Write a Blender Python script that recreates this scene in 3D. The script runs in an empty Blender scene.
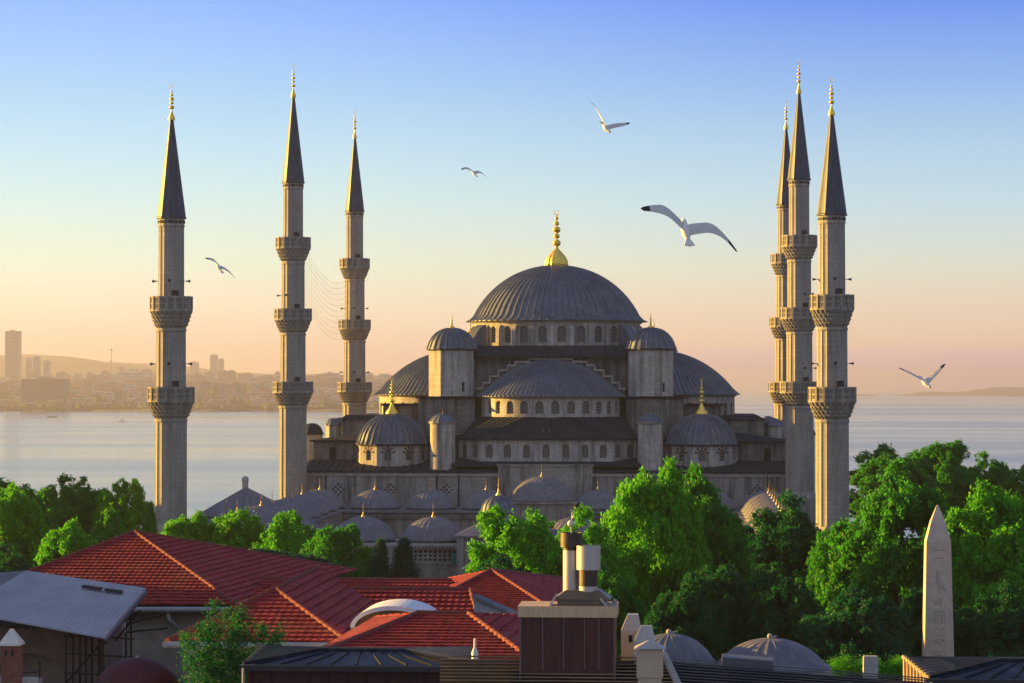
import bpy, math, random
import numpy as np
from mathutils import Vector, Matrix
R = math.radians
PI = math.pi
SC = bpy.context.scene
COL = SC.collection

# ------------------------------------------------------------------ camera, sky, sun, exposure
F = 2540.0                      # focal length in pixels of a 1024 px wide frame
YAW = 0.0695
HZ = 386.0
PITCH = math.atan((HZ - 341.5) / F)
CAMZ = 20.0
cd = bpy.data.cameras.new('camera')
cam = bpy.data.objects.new('camera', cd)
COL.objects.link(cam)
cam.location = (0, 0, CAMZ)
cam.rotation_euler = (PI / 2 + PITCH, 0, YAW)
cd.sensor_width = 36
cd.lens = 36 * F / 1024
cd.clip_start = 1
cd.clip_end = 120000
SC.camera = cam

SUN_ALPHA = 107.0               # degrees from straight back at the camera, turning to the left
SUN_EL = 9.0
sdir = Vector((-math.sin(R(SUN_ALPHA)) * math.cos(R(SUN_EL)), -math.cos(R(SUN_ALPHA)) * math.cos(R(SUN_EL)), math.sin(R(SUN_EL))))
sl = bpy.data.lights.new('sun', 'SUN')
sl.energy = 5.0
sl.angle = R(0.5)
sl.color = (1.0, 0.58, 0.10)
so = bpy.data.objects.new('sun', sl)
COL.objects.link(so)
so.location = (-200, 200, 150)
so.rotation_euler = sdir.to_track_quat('Z', 'Y').to_euler()

def lin(r, g, b):
    def f(c):
        c /= 255.0
        return c / 12.92 if c <= .04045 else ((c + .055) / 1.055) ** 2.4
    return (f(r), f(g), f(b), 1)

W = bpy.data.worlds.new('World')
SC.world = W
W.use_nodes = True
nt = W.node_tree
nt.nodes.clear()
wo = nt.nodes.new('ShaderNodeOutputWorld')
sky = nt.nodes.new('ShaderNodeTexSky')
sky.sky_type = 'NISHITA'
sky.sun_disc = False
sky.sun_elevation = R(SUN_EL)
sky.sun_rotation = math.atan2(sdir.x, sdir.y)
sky.air_density = 1.0
sky.dust_density = 1.0
tc = nt.nodes.new('ShaderNodeTexCoord')
sx = nt.nodes.new('ShaderNodeSeparateXYZ')
nt.links.new(tc.outputs['Generated'], sx.inputs[0])
def ramp(stops):
    mr = nt.nodes.new('ShaderNodeMapRange')
    mr.inputs[1].default_value = 0.0
    mr.inputs[2].default_value = 0.6
    nt.links.new(sx.outputs[2], mr.inputs[0])
    cr = nt.nodes.new('ShaderNodeValToRGB')
    nt.links.new(mr.outputs[0], cr.inputs[0])
    e = cr.color_ramp.elements
    while len(e) < len(stops):
        e.new(0.5)
    for i, (p, c) in enumerate(stops):
        e[i].position = p / 0.6
        e[i].color = (*c, 1)
    return cr
yz = lambda y: (HZ - y) / F
#SKYBEGIN
SKY_SUN = [(yz(386), (0.6287, 0.4290, 0.3416)), (yz(345), (0.6700, 0.4981, 0.4114)), (yz(310), (0.6908, 0.6074, 0.4815)), (yz(270), (0.5683, 0.6631, 0.5474)), (yz(235), (0.4880, 0.6449, 0.5994)), (yz(200), (0.3994, 0.6138, 0.6613)), (yz(150), (0.3077, 0.5351, 0.7019)), (yz(90), (0.2041, 0.4342, 0.7137)), (yz(0), (0.0960, 0.2833, 0.7953)), (0.30, (0.04, 0.085, 0.32)), (0.60, (0.014, 0.034, 0.14))]
SKY_FAR = [(yz(386), (0.2149, 0.1028, 1.0000)), (yz(345), (0.6864, 0.4912, 0.4048)), (yz(310), (0.6056, 0.5193, 0.4240)), (yz(270), (0.5132, 0.5611, 0.5014)), (yz(235), (0.4070, 0.5407, 0.5885)), (yz(200), (0.3285, 0.5117, 0.6384)), (yz(150), (0.2454, 0.4339, 0.6418)), (yz(90), (0.1267, 0.3128, 0.6484)), (yz(0), (0.0100, 0.1368, 0.6568)), (0.30, (0.04, 0.085, 0.32)), (0.60, (0.014, 0.034, 0.14))]
#SKYEND
ra, rb = ramp(SKY_SUN), ramp(SKY_FAR)
azm = nt.nodes.new('ShaderNodeMapRange')          # towards the sun (left) -> 1
azm.interpolation_type = 'SMOOTHSTEP'
azm.inputs[1].default_value = 0.10
azm.inputs[2].default_value = -0.24
nt.links.new(sx.outputs[0], azm.inputs[0])
mx = nt.nodes.new('ShaderNodeMix')
mx.data_type = 'RGBA'
nt.links.new(azm.outputs[0], mx.inputs[0])
nt.links.new(rb.outputs[0], mx.inputs[6])
nt.links.new(ra.outputs[0], mx.inputs[7])
bk = nt.nodes.new('ShaderNodeMapRange')           # the western half of a dawn sky is dimmer
bk.interpolation_type = 'SMOOTHSTEP'
bk.inputs[1].default_value = 0.75
bk.inputs[2].default_value = -0.35
nt.links.new(sx.outputs[1], bk.inputs[0])
mb_ = nt.nodes.new('ShaderNodeMix')
mb_.data_type = 'RGBA'
nt.links.new(bk.outputs[0], mb_.inputs[0])
nt.links.new(mx.outputs[2], mb_.inputs[6])
mb_.inputs[7].default_value = (.26, .33, .50, 1)
vs_ = nt.nodes.new('ShaderNodeVectorMath')
vs_.operation = 'SCALE'
vs_.inputs[3].default_value = 3.5
nt.links.new(mb_.outputs[2], vs_.inputs[0])
mk = nt.nodes.new('ShaderNodeMix')
mk.data_type = 'RGBA'
mk.inputs[0].default_value = 0.90
nt.links.new(sky.outputs[0], mk.inputs[6])
nt.links.new(vs_.outputs[0], mk.inputs[7])
bg = nt.nodes.new('ShaderNodeBackground')
bg.inputs[1].default_value = 0.10
nt.links.new(mk.outputs[2], bg.inputs[0])
nt.links.new(bg.outputs[0], wo.inputs[0])

SC.view_settings.view_transform = 'Standard'
SC.view_settings.look = 'None'
SC.view_settings.exposure = 2.0
SC.view_settings.gamma = 1.0
SC.view_settings.use_curve_mapping = False
SC.render.engine = 'CYCLES'
SC.cycles.use_denoising = True
try:
    SC.cycles.denoiser = 'OPENIMAGEDENOISE'
except Exception:
    pass
SC.cycles.max_bounces = 6
SC.cycles.diffuse_bounces = 3
SC.cycles.glossy_bounces = 3
SC.cycles.transmission_bounces = 4
SC.cycles.volume_bounces = 0
SC.cycles.sample_clamp_indirect = 6

# ------------------------------------------------------------------ helpers
cy_, sy_ = math.cos(YAW), math.sin(YAW)
cp_, sp_ = math.cos(PITCH), math.sin(PITCH)
def at(px, py, Y):
    """world point at depth Y seen at a photo pixel"""
    a, b = (px - 512) / F, (341.5 - py) / F
    up = b * cp_ + sp_
    fw = cp_ - b * sp_
    X, Yd = cy_ * a - sy_ * fw, sy_ * a + cy_ * fw
    k = Y / Yd
    return Vector((X * k, Y, CAMZ + up * k))

def link(o):
    COL.objects.link(o)
    return o

ORIG = {}
class MB:
    def __init__(s):
        s.v, s.f, s.m = [], [], []
    def add(s, verts, faces, mi=0):
        n = len(s.v)
        s.v.extend([tuple(p) for p in verts])
        s.f.extend([tuple(i + n for i in q) for q in faces])
        s.m.extend([mi] * len(faces))
        return s
    def quad(s, a, b, c, d, mi=0):
        return s.add((a, b, c, d), ((0, 1, 2, 3),), mi)
    def poly(s, pts, mi=0):
        return s.add(pts, (tuple(range(len(pts))),), mi)
    def box(s, x0, x1, y0, y1, z0, z1, mi=0):
        p = [(x, y, z) for z in (z0, z1) for x, y in ((x0, y0), (x1, y0), (x1, y1), (x0, y1))]
        return s.add(p, ((3, 2, 1, 0), (4, 5, 6, 7), (0, 1, 5, 4), (1, 2, 6, 5), (2, 3, 7, 6), (3, 0, 4, 7)), mi)
    def rbox(s, c, dx, dy, dz, rz=0, mi=0, tilt=0):
        """box with base centre c, full sizes, turned by rz, tilted about its own y"""
        M = Matrix.Translation(c) @ Matrix.Rotation(rz, 4, 'Z') @ Matrix.Rotation(tilt, 4, 'Y')
        p = [M @ Vector((x, y, z)) for z in (0, dz) for x, y in ((-dx / 2, -dy / 2), (dx / 2, -dy / 2), (dx / 2, dy / 2), (-dx / 2, dy / 2))]
        return s.add(p, ((3, 2, 1, 0), (4, 5, 6, 7), (0, 1, 5, 4), (1, 2, 6, 5), (2, 3, 7, 6), (3, 0, 4, 7)), mi)
    def hexa(s, p, mi=0):
        return s.add(p, ((3, 2, 1, 0), (4, 5, 6, 7), (0, 1, 5, 4), (1, 2, 6, 5), (2, 3, 7, 6), (3, 0, 4, 7)), mi)
    def prism(s, poly, z0, z1, mi=0):
        n = len(poly)
        p = [(x, y, z0) for x, y in poly] + [(x, y, z1) for x, y in poly]
        f = [(i, (i + 1) % n, n + (i + 1) % n, n + i) for i in range(n)]
        f += [tuple(range(n, 2 * n)), tuple(reversed(range(n)))]
        return s.add(p, f, mi)
    def frustum(s, poly0, z0, poly1, z1, mi=0, cap=True):
        n = len(poly0)
        p = [(x, y, z0) for x, y in poly0] + [(x, y, z1) for x, y in poly1]
        f = [(i, (i + 1) % n, n + (i + 1) % n, n + i) for i in range(n)]
        if cap:
            f += [tuple(range(n, 2 * n)), tuple(reversed(range(n)))]
        return s.add(p, f, mi)
    def lathe(s, prof, c, n=16, a0=0, a1=2 * PI, mi=0, mod=None):
        """prof [(r,z)], angle 0 = towards the camera (-Y), grows to +X"""
        full = abs(a1 - a0 - 2 * PI) < 1e-6
        m = n if full else n + 1
        p = []
        for r, z in prof:
            for i in range(m):
                a = a0 + (a1 - a0) * i / n
                rr = r * (mod(i) if mod else 1)
                p.append((c[0] + rr * math.sin(a), c[1] - rr * math.cos(a), c[2] + z))
        f = []
        for j in range(len(prof) - 1):
            for i in range(n):
                k = (i + 1) % m
                f.append((j * m + i, j * m + k, (j + 1) * m + k, (j + 1) * m + i))
        return s.add(p, f, mi)
    def tube(s, pts, r, n=6, mi=0, r1=None):
        pts = [Vector(p) for p in pts]
        P, fs = [], []
        for i, p in enumerate(pts):
            d = (pts[min(i + 1, len(pts) - 1)] - pts[max(i - 1, 0)]).normalized()
            u = d.cross(Vector((0, 0, 1)))
            if u.length < .05:
                u = d.cross(Vector((1, 0, 0)))
            u.normalize()
            w = d.cross(u)
            rr = r if r1 is None else r + (r1 - r) * i / (len(pts) - 1)
            for k in range(n):
                a = 2 * PI * k / n
                P.append(p + (u * math.cos(a) + w * math.sin(a)) * rr)
        for i in range(len(pts) - 1):
            for k in range(n):
                fs.append((i * n + k, i * n + (k + 1) % n, (i + 1) * n + (k + 1) % n, (i + 1) * n + k))
        fs.append(tuple(range(n)))
        fs.append(tuple(range((len(pts) - 1) * n, len(pts) * n)))
        return s.add(P, fs, mi)
    def ball(s, c, r, n=10, mi=0, sz=1):
        prof = [(max(r * math.cos(t), .0005), r * sz * math.sin(t)) for t in [(-90 + 180 * i / 8) * PI / 180 for i in range(9)]]
        return s.lathe(prof, c, n, mi=mi)
    def build(s, name, mats, parent=None, smooth=False, base=None):
        me = bpy.data.meshes.new(name)
        o = bpy.data.objects.new(name, me)
        if parent is not None:
            org = ORIG[parent.name]
        else:
            v = np.array(s.v)
            org = base or Vector(((v[:, 0].min() + v[:, 0].max()) / 2, (v[:, 1].min() + v[:, 1].max()) / 2, v[:, 2].min()))
            org = Vector(org)
            o.location = org
        me.from_pydata([(x - org.x, y - org.y, z - org.z) for x, y, z in s.v], [], s.f)
        if not isinstance(mats, (list, tuple)):
            mats = [mats]
        for m in mats:
            me.materials.append(m)
        if len(mats) > 1:
            me.polygons.foreach_set('material_index', s.m)
        if smooth:
            me.shade_smooth()
            if smooth is not True:
                me.set_sharp_from_angle(angle=R(smooth))
        me.update()
        link(o)
        if parent is not None:
            o.parent = parent
        ORIG[o.name] = org
        return o

def tag(o, label=None, cat=None, group=None, kind=None):
    if label: o['label'] = label
    if cat: o['category'] = cat
    if group: o['group'] = group
    if kind: o['kind'] = kind
    return o

def thing(name, label, cat, loc, group=None):
    o = link(bpy.data.objects.new(name, None))
    o.empty_display_size = .5
    o.location = loc
    ORIG[o.name] = Vector(loc)
    return tag(o, label, cat, group)

def copy_tree(o, parent=None):
    c = o.copy()
    link(c)
    if parent is not None:
        c.parent = parent
    for ch in list(o.children):
        copy_tree(ch, c)
    return c

def lerp(a, b, t):
    return a + (b - a) * t

# ------------------------------------------------------------------ materials
def mat(name, col, rough=.8, metal=0, spec=.3):
    m = bpy.data.materials.new(name)
    m.use_nodes = True
    b = m.node_tree.nodes['Principled BSDF']
    b.inputs['Base Color'].default_value = (*col[:3], 1)
    b.inputs['Roughness'].default_value = rough
    b.inputs['Metallic'].default_value = metal
    b.inputs['Specular IOR Level'].default_value = spec
    return m
def N(m, t):
    return m.node_tree.nodes.new(t)
def L(m, a, b):
    m.node_tree.links.new(a, b)
def BS(m):
    return m.node_tree.nodes['Principled BSDF']
def objco(m, scale=(1, 1, 1)):
    t = N(m, 'ShaderNodeTexCoord')
    mp = N(m, 'ShaderNodeMapping')
    mp.inputs['Scale'].default_value = scale
    L(m, t.outputs['Object'], mp.inputs[0])
    return mp.outputs[0]
def noise(m, vec, scale, detail=5, rough=.6):
    n = N(m, 'ShaderNodeTexNoise')
    n.inputs['Scale'].default_value = scale
    n.inputs['Detail'].default_value = detail
    n.inputs['Roughness'].default_value = rough
    L(m, vec, n.inputs['Vector'])
    return n.outputs['Fac']
def cramp(m, fac, stops):
    c = N(m, 'ShaderNodeValToRGB')
    L(m, fac, c.inputs[0])
    e = c.color_ramp.elements
    while len(e) < len(stops):
        e.new(.5)
    for i, (p, col) in enumerate(stops):
        e[i].position = p
        e[i].color = (*col[:3], 1)
    return c.outputs[0]
def mixc(m, fac, a, b, mode='MIX'):
    x = N(m, 'ShaderNodeMix')
    x.data_type = 'RGBA'
    x.blend_type = mode
    for i, v in ((0, fac), (6, a), (7, b)):
        if hasattr(v, 'is_output'):
            L(m, v, x.inputs[i])
        elif i == 0:
            x.inputs[0].default_value = v
        else:
            x.inputs[i].default_value = (*v[:3], 1)
    return x.outputs[2]
def bump(m, h, strength=.4, dist=.1):
    b = N(m, 'ShaderNodeBump')
    b.inputs['Strength'].default_value = strength
    b.inputs['Distance'].default_value = dist
    L(m, h, b.inputs['Height'])
    L(m, b.outputs[0], BS(m).inputs['Normal'])
    return b

def stone(name, c0, c1, stain, course=.42, contrast=.5, streak=.6):
    """ashlar masonry: courses of blocks with their own tone, weather stains running down"""
    m = mat(name, c0, .85)
    t = N(m, 'ShaderNodeTexCoord')
    s = N(m, 'ShaderNodeSeparateXYZ')
    L(m, t.outputs['Object'], s.inputs[0])
    a = N(m, 'ShaderNodeMath'); a.operation = 'ADD'
    L(m, s.outputs[0], a.inputs[0]); L(m, s.outputs[1], a.inputs[1])
    cb = N(m, 'ShaderNodeCombineXYZ')
    L(m, a.outputs[0], cb.inputs[0]); L(m, s.outputs[2], cb.inputs[1])
    br = N(m, 'ShaderNodeTexBrick')
    br.inputs['Scale'].default_value = 1
    br.inputs['Brick Width'].default_value = course * 2.3
    br.inputs['Row Height'].default_value = course
    br.inputs['Mortar Size'].default_value = .018
    br.inputs['Bias'].default_value = 0
    br.inputs['Color1'].default_value = (*c0, 1)
    br.inputs['Color2'].default_value = (*[lerp(c0[i], c1[i], contrast * 1.4) for i in range(3)], 1)
    br.inputs['Mortar'].default_value = (*[c * .55 for c in c0], 1)
    L(m, cb.outputs[0], br.inputs['Vector'])
    v = objco(m)
    n1 = noise(m, v, .35, 6, .65)
    col = mixc(m, cramp(m, n1, [(.35, (0, 0, 0)), (.65, (1, 1, 1))]), br.outputs[0], c1)
    vs = objco(m, (1.1, 1.1, .09))
    n2 = noise(m, vs, .9, 6, .7)
    f2 = cramp(m, n2, [(.46, (0, 0, 0)), (.66, (min(1, streak * 1.3),) * 3)])
    col = mixc(m, f2, col, stain)
    n3 = noise(m, v, 3.5, 4, .6)
    col = mixc(m, .35, col, cramp(m, n3, [(.3, (.35, .35, .35)), (.7, (1, 1, 1))]), 'MULTIPLY')
    L(m, col, BS(m).inputs['Base Color'])
    bump(m, mixc(m, .5, n3, br.outputs['Fac']), .35, .06)
    return m

def leadm(name, c0, c1, rough=.5, spec=.35):
    m = mat(name, c0, rough, .5 if spec > .42 else 0, spec)
    v = objco(m)
    n1 = noise(m, v, .5, 6, .65)
    n2 = noise(m, objco(m, (2.5, 2.5, .35)), 1.2, 5, .7)
    col = mixc(m, cramp(m, n1, [(.35, (0, 0, 0)), (.68, (1, 1, 1))]), c0, c1)
    col = mixc(m, cramp(m, n2, [(.52, (0, 0, 0)), (.75, (.7, .7, .7))]), col, [min(1, x * 1.7 + .02) for x in c1])
    L(m, col, BS(m).inputs['Base Color'])
    rr = N(m, 'ShaderNodeMapRange')
    rr.inputs[3].default_value = rough - .12
    rr.inputs[4].default_value = rough + .22
    L(m, n1, rr.inputs[0])
    L(m, rr.outputs[0], BS(m).inputs['Roughness'])
    bump(m, n2, .25, .04)
    return m

def plain(name, c0, c1, scale=2., rough=.8, stretch=(1, 1, 1), bstr=.2, metal=0, spec=.3):
    m = mat(name, c0, rough, metal, spec)
    n1 = noise(m, objco(m, stretch), scale, 6, .65)
    L(m, cramp(m, n1, [(.32, c0), (.68, c1)]), BS(m).inputs['Base Color'])
    bump(m, n1, bstr, .03)
    return m

M = {}
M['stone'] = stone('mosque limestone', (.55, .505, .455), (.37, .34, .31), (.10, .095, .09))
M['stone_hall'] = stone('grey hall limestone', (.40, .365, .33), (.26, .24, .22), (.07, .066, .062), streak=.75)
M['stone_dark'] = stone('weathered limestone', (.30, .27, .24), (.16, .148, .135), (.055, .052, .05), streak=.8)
M['stone_min'] = stone('minaret limestone', (.40, .36, .315), (.29, .265, .235), (.13, .12, .11), course=.5, contrast=.35, streak=.45)
M['stone_court'] = stone('courtyard limestone', (.36, .32, .285), (.24, .215, .195), (.10, .09, .085))
M['coping'] = plain('pale coping stone', (.42, .39, .35), (.26, .24, .22), 1.5)
M['voussoir'] = plain('red arch stone', (.13, .065, .05), (.08, .045, .04), 3)
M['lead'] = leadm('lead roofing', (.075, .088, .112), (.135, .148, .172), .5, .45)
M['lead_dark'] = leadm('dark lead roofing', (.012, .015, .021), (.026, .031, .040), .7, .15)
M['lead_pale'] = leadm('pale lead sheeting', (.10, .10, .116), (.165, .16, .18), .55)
M['spire'] = leadm('spire lead', (.038, .045, .062), (.070, .078, .10), .5, .44)
M['gold'] = plain('gilded copper', (.90, .66, .14), (.72, .50, .08), 4, .38, metal=.75)
M['gold_dull'] = plain('tarnished gilding', (.42, .30, .12), (.25, .18, .08), 4, .4, metal=.8)
M['pane'] = plain('plaster lattice window', (.12, .105, .10), (.06, .055, .055), 6, .5, spec=.4)
def lattice(m):
    ck = N(m, 'ShaderNodeTexChecker')
    ck.inputs['Scale'].default_value = 4.6
    ck.inputs['Color1'].default_value = (.17, .155, .145, 1)
    ck.inputs['Color2'].default_value = (.045, .04, .04, 1)
    L(m, objco(m), ck.inputs['Vector'])
    L(m, ck.outputs[0], BS(m).inputs['Base Color'])
lattice(M['pane'])
M['void'] = plain('dark opening', (.020, .018, .017), (.03, .028, .026), 2, .7)
M['horn'] = plain('black loudspeaker paint', (.02, .02, .022), (.035, .033, .033), 5, .45)
M['wire'] = mat('thin grey wire', (.16, .15, .14), .6)

# ------------------------------------------------------------------ walls with arched openings
def Pflat(y0):
    return lambda s, z, d: (s, y0 + d, z)
def Pside(x0, sg):                                   # wall facing sg*X, s runs along Y
    return lambda s, z, d: (x0 - sg * d, s, z)
def Pcyl(cx, cy, Rr, rot=0):
    return lambda s, z, d: (cx + (Rr - d) * math.sin(s / Rr + rot), cy - (Rr - d) * math.cos(s / Rr + rot), z)
def Pedge(a, b):                                     # facet from plan point a to b, outward normal to the right of a->b
    dx, dy = b[0] - a[0], b[1] - a[1]
    l = math.hypot(dx, dy)
    return (lambda s, z, d: (a[0] + dx * s / l - dy / l * d, a[1] + dy * s / l + dx / l * d, z)), l

def arch_wall(mb, P, s0, s1, z0, z1, ops, depth=.4, ds=1e9, seg=7, mi=0, rise=1.0):
    """wall sheet with real arched recesses; returns the pane outlines"""
    ops = sorted(ops)
    cuts = [s0] + [(ops[i][0] + ops[i + 1][0]) / 2 for i in range(len(ops) - 1)] + [s1]
    panes = []
    def strip(a, b, za, zb):
        if b - a < 1e-4 or zb - za < 1e-4: return
        n = max(1, math.ceil((b - a) / ds))
        for i in range(n):
            u, v = a + (b - a) * i / n, a + (b - a) * (i + 1) / n
            mb.quad(P(u, za, 0), P(v, za, 0), P(v, zb, 0), P(u, zb, 0), mi)
    if not ops:
        strip(s0, s1, z0, z1)
        return panes
    for i, (c, w, zb, zs) in enumerate(ops):
        a, b = cuts[i], cuts[i + 1]
        l, r = c - w / 2, c + w / 2
        strip(a, l, z0, z1)
        strip(r, b, z0, z1)
        strip(l, r, z0, zb)
        arc = [(c - w / 2 * math.cos(PI * k / seg), zs + rise * w / 2 * math.sin(PI * k / seg)) for k in range(seg + 1)]
        for k in range(seg):
            (sa, za), (sb, zb2) = arc[k], arc[k + 1]
            mb.quad(P(sa, za, 0), P(sb, zb2, 0), P(sb, z1, 0), P(sa, z1, 0), mi)
        out = [(l, zb)] + arc + [(r, zb)]
        for k in range(len(out)):
            p, q = out[k], out[(k + 1) % len(out)]
            mb.quad(P(*p, 0), P(*q, 0), P(*q, depth), P(*p, depth), mi)
        panes.append([P(s, z, depth * .85) for s, z in out])
    return panes

def put_panes(panes, parent, m=None, name='window'):
    for p in panes:
        MB().poly(p).build(name, m or M['pane'], parent)

# ------------------------------------------------------------------ domes and finials
def cap_profile(Rr, H, n=12):
    if H >= Rr * .999:
        return [(max(Rr * math.cos(t), .02), H * math.sin(t)) for t in [PI / 2 * i / n for i in range(n + 1)]]
    rho = (Rr * Rr + H * H) / (2 * H)
    t0 = math.asin((rho - H) / rho)
    return [(max(rho * math.cos(t), .02), rho * math.sin(t) - (rho - H)) for t in [t0 + (PI / 2 - t0) * i / n for i in range(n + 1)]]

def ribbed(mb, c, Rr, H, nr, a0=0, a1=2 * PI, h=.10, n=12, eave=.35, pow_=None, mi=0):
    prof = cap_profile(Rr, H, n)
    if pow_:
        prof = [(Rr * math.cos(PI / 2 * t / n), H * (1 - math.cos(PI / 2 * t / n) ** pow_)) for t in range(n)] + [(.02, H)]
    if eave:
        prof = [(Rr + eave, -.10), (Rr + eave, .0), (Rr + eave * .3, .12 + H * .01)] + prof[1:]
    full = abs(a1 - a0 - 2 * PI) < 1e-6
    ang = []
    w = .16 * (a1 - a0) / nr
    for k in range(nr):
        a = a0 + (a1 - a0) * (k + .5) / nr
        half = (a1 - a0) / nr / 2
        ang += [(a - half, 0), (a - w, 0), (a - w * .5, 1), (a + w * .5, 1), (a + w, 0)]
    if not full:
        ang.append((a1, 0))
    m = len(ang)
    P = []
    for r, z in prof:
        for a, k in ang:
            kk = k * h * min(1, r / Rr * 2)
            rr = r + kk
            P.append((c[0] + rr * math.sin(a), c[1] - rr * math.cos(a), c[2] + z + kk * .3 * (1 - r / (Rr + 1))))
    f = []
    nn = m if full else m - 1
    for j in range(len(prof) - 1):
        for i in range(nn):
            k = (i + 1) % m
            f.append((j * m + i, j * m + k, (j + 1) * m + k, (j + 1) * m + i))
    return mb.add(P, f, mi)

def finial(c, h, w, parent, m, bulb=False, crescent=True, bead=1.0):
    mb = MB()
    x, y, z = c
    if bulb:
        prof = [(w * 1.0, 0), (w * 1.08, h * .02), (w * 1.02, h * .10), (w * .80, h * .18), (w * .48, h * .25), (w * .2, h * .31), (w * .12, h * .36)]
        mb.lathe(prof, c, 32, mod=lambda i: 1 + .06 * math.cos(i * PI))
        z0 = .36
    else:
        prof = [(w, 0), (w * 1.0, h * .05), (w * .55, h * .14), (w * .28, h * .24), (w * .16, h * .30)]
        mb.lathe(prof, c, 12)
        z0 = .30
    mb.tube([(x, y, z + h * z0 * .95), (x, y, z + h * .90)], w * .10, 6)
    for k, (t, s) in enumerate(((z0 + .05, .34), (z0 + .17, .26), (z0 + .28, .32), (z0 + .39, .22), (z0 + .48, .16))):
        if t < .88:
            mb.ball((x, y, z + h * t), w * s * bead, 10, sz=.8)
    if crescent:
        r = max(w * .22, h * .04)
        for i in range(10):
            a0, a1 = R(-235 + 290 * i / 10), R(-235 + 290 * (i + 1) / 10)
            zz = z + h * .90 + r
            mb.tube([(x + r * math.cos(a0), y, zz + r * math.sin(a0)), (x + r * math.cos(a1), y, zz + r * math.sin(a1))], r * .17, 5)
    return mb.build('finial', m, parent, smooth=50)

def ngon(cx, cy, r, n, rot=0):
    """vertices; a facet faces the camera when rot = 0; order anticlockwise seen from above"""
    return [(cx + r / math.cos(PI / n) * math.sin(2 * PI * (i + .5) / n + rot), cy - r / math.cos(PI / n) * math.cos(2 * PI * (i + .5) / n + rot)) for i in range(n)]

# ------------------------------------------------------------------ the mosque
CX, CY = -19.45, 374.0
mosque = thing('mosque', 'great grey stone mosque with cascading lead domes in the middle of the picture', 'mosque', (CX, CY, 0))

# lower hall
def hall():
    mb = MB()
    yf = 344.6
    ops = []
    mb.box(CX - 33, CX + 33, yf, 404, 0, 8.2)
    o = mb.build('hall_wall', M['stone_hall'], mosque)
    # lattice lunettes and the raised middle bay
    w = MB()
    w.box(CX - 6.4, CX + 6.4, yf - .35, yf + 2.2, 0, 9.1)
    w.box(CX - 6.6, CX + 6.6, yf - .5, yf + 2.3, 9.1, 9.35)
    w.build('middle_bay', M['stone_hall'], mosque)
    for sx_ in (-28.5, -21.3, -13.6, 13.6, 21.3, 28.5):
        q = MB()
        zc, rr = 5.7, 1.05
        for i in range(6):
            for j in range(6):
                u, v = -1 + (i + .5) / 3, -1 + (j + .5) / 3
                if (i + j) % 2 == 0 and abs(u) + abs(v) < 1.1:
                    q.box(CX + sx_ + u * rr - .13, CX + sx_ + u * rr + .13, yf - .03, yf + .0, zc + v * rr - .13, zc + v * rr + .13)
        q.build('window_lattice', M['void'], mosque)
    # stringcourses and downpipes
    s = MB()
    s.box(CX - 33.2, CX + 33.2, yf - .18, yf, 7.75, 8.18)
    s.build('cornice', M['coping'], mosque)
    for sx_ in (-14.8, -11.8, 11.8, 14.8, -30, 30):
        p = MB()
        p.tube([(CX + sx_, yf - .12, 8.0), (CX + sx_, yf - .12, 3.0)], .09, 6)
        p.build('downpipe', M['lead_dark'], mosque)
    r = MB()
    for a, b in ((-33.6, -6.6), (6.6, 33.6)):
        r.hexa([(CX + a, yf - .45, 8.2), (CX + b, yf - .45, 8.2), (CX + b, 353.5, 8.2), (CX + a, 353.5, 8.2), (CX + a, yf - .45, 8.42), (CX + b, yf - .45, 8.42), (CX + b, 353.3, 9.7), (CX + a, 353.3, 9.7)])
        x = a + .5
        while x < b:
            r.hexa([(CX + x, yf - .45, 8.42), (CX + x + .12, yf - .45, 8.42), (CX + x + .12, 353.3, 9.7), (CX + x, 353.3, 9.7), (CX + x, yf - .45, 8.53), (CX + x + .12, yf - .45, 8.53), (CX + x + .12, 353.3, 9.8), (CX + x, 353.3, 9.8)])
            x += .95
    r.build('eaves_roof', M['lead_dark'], mosque)
hall()

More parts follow.
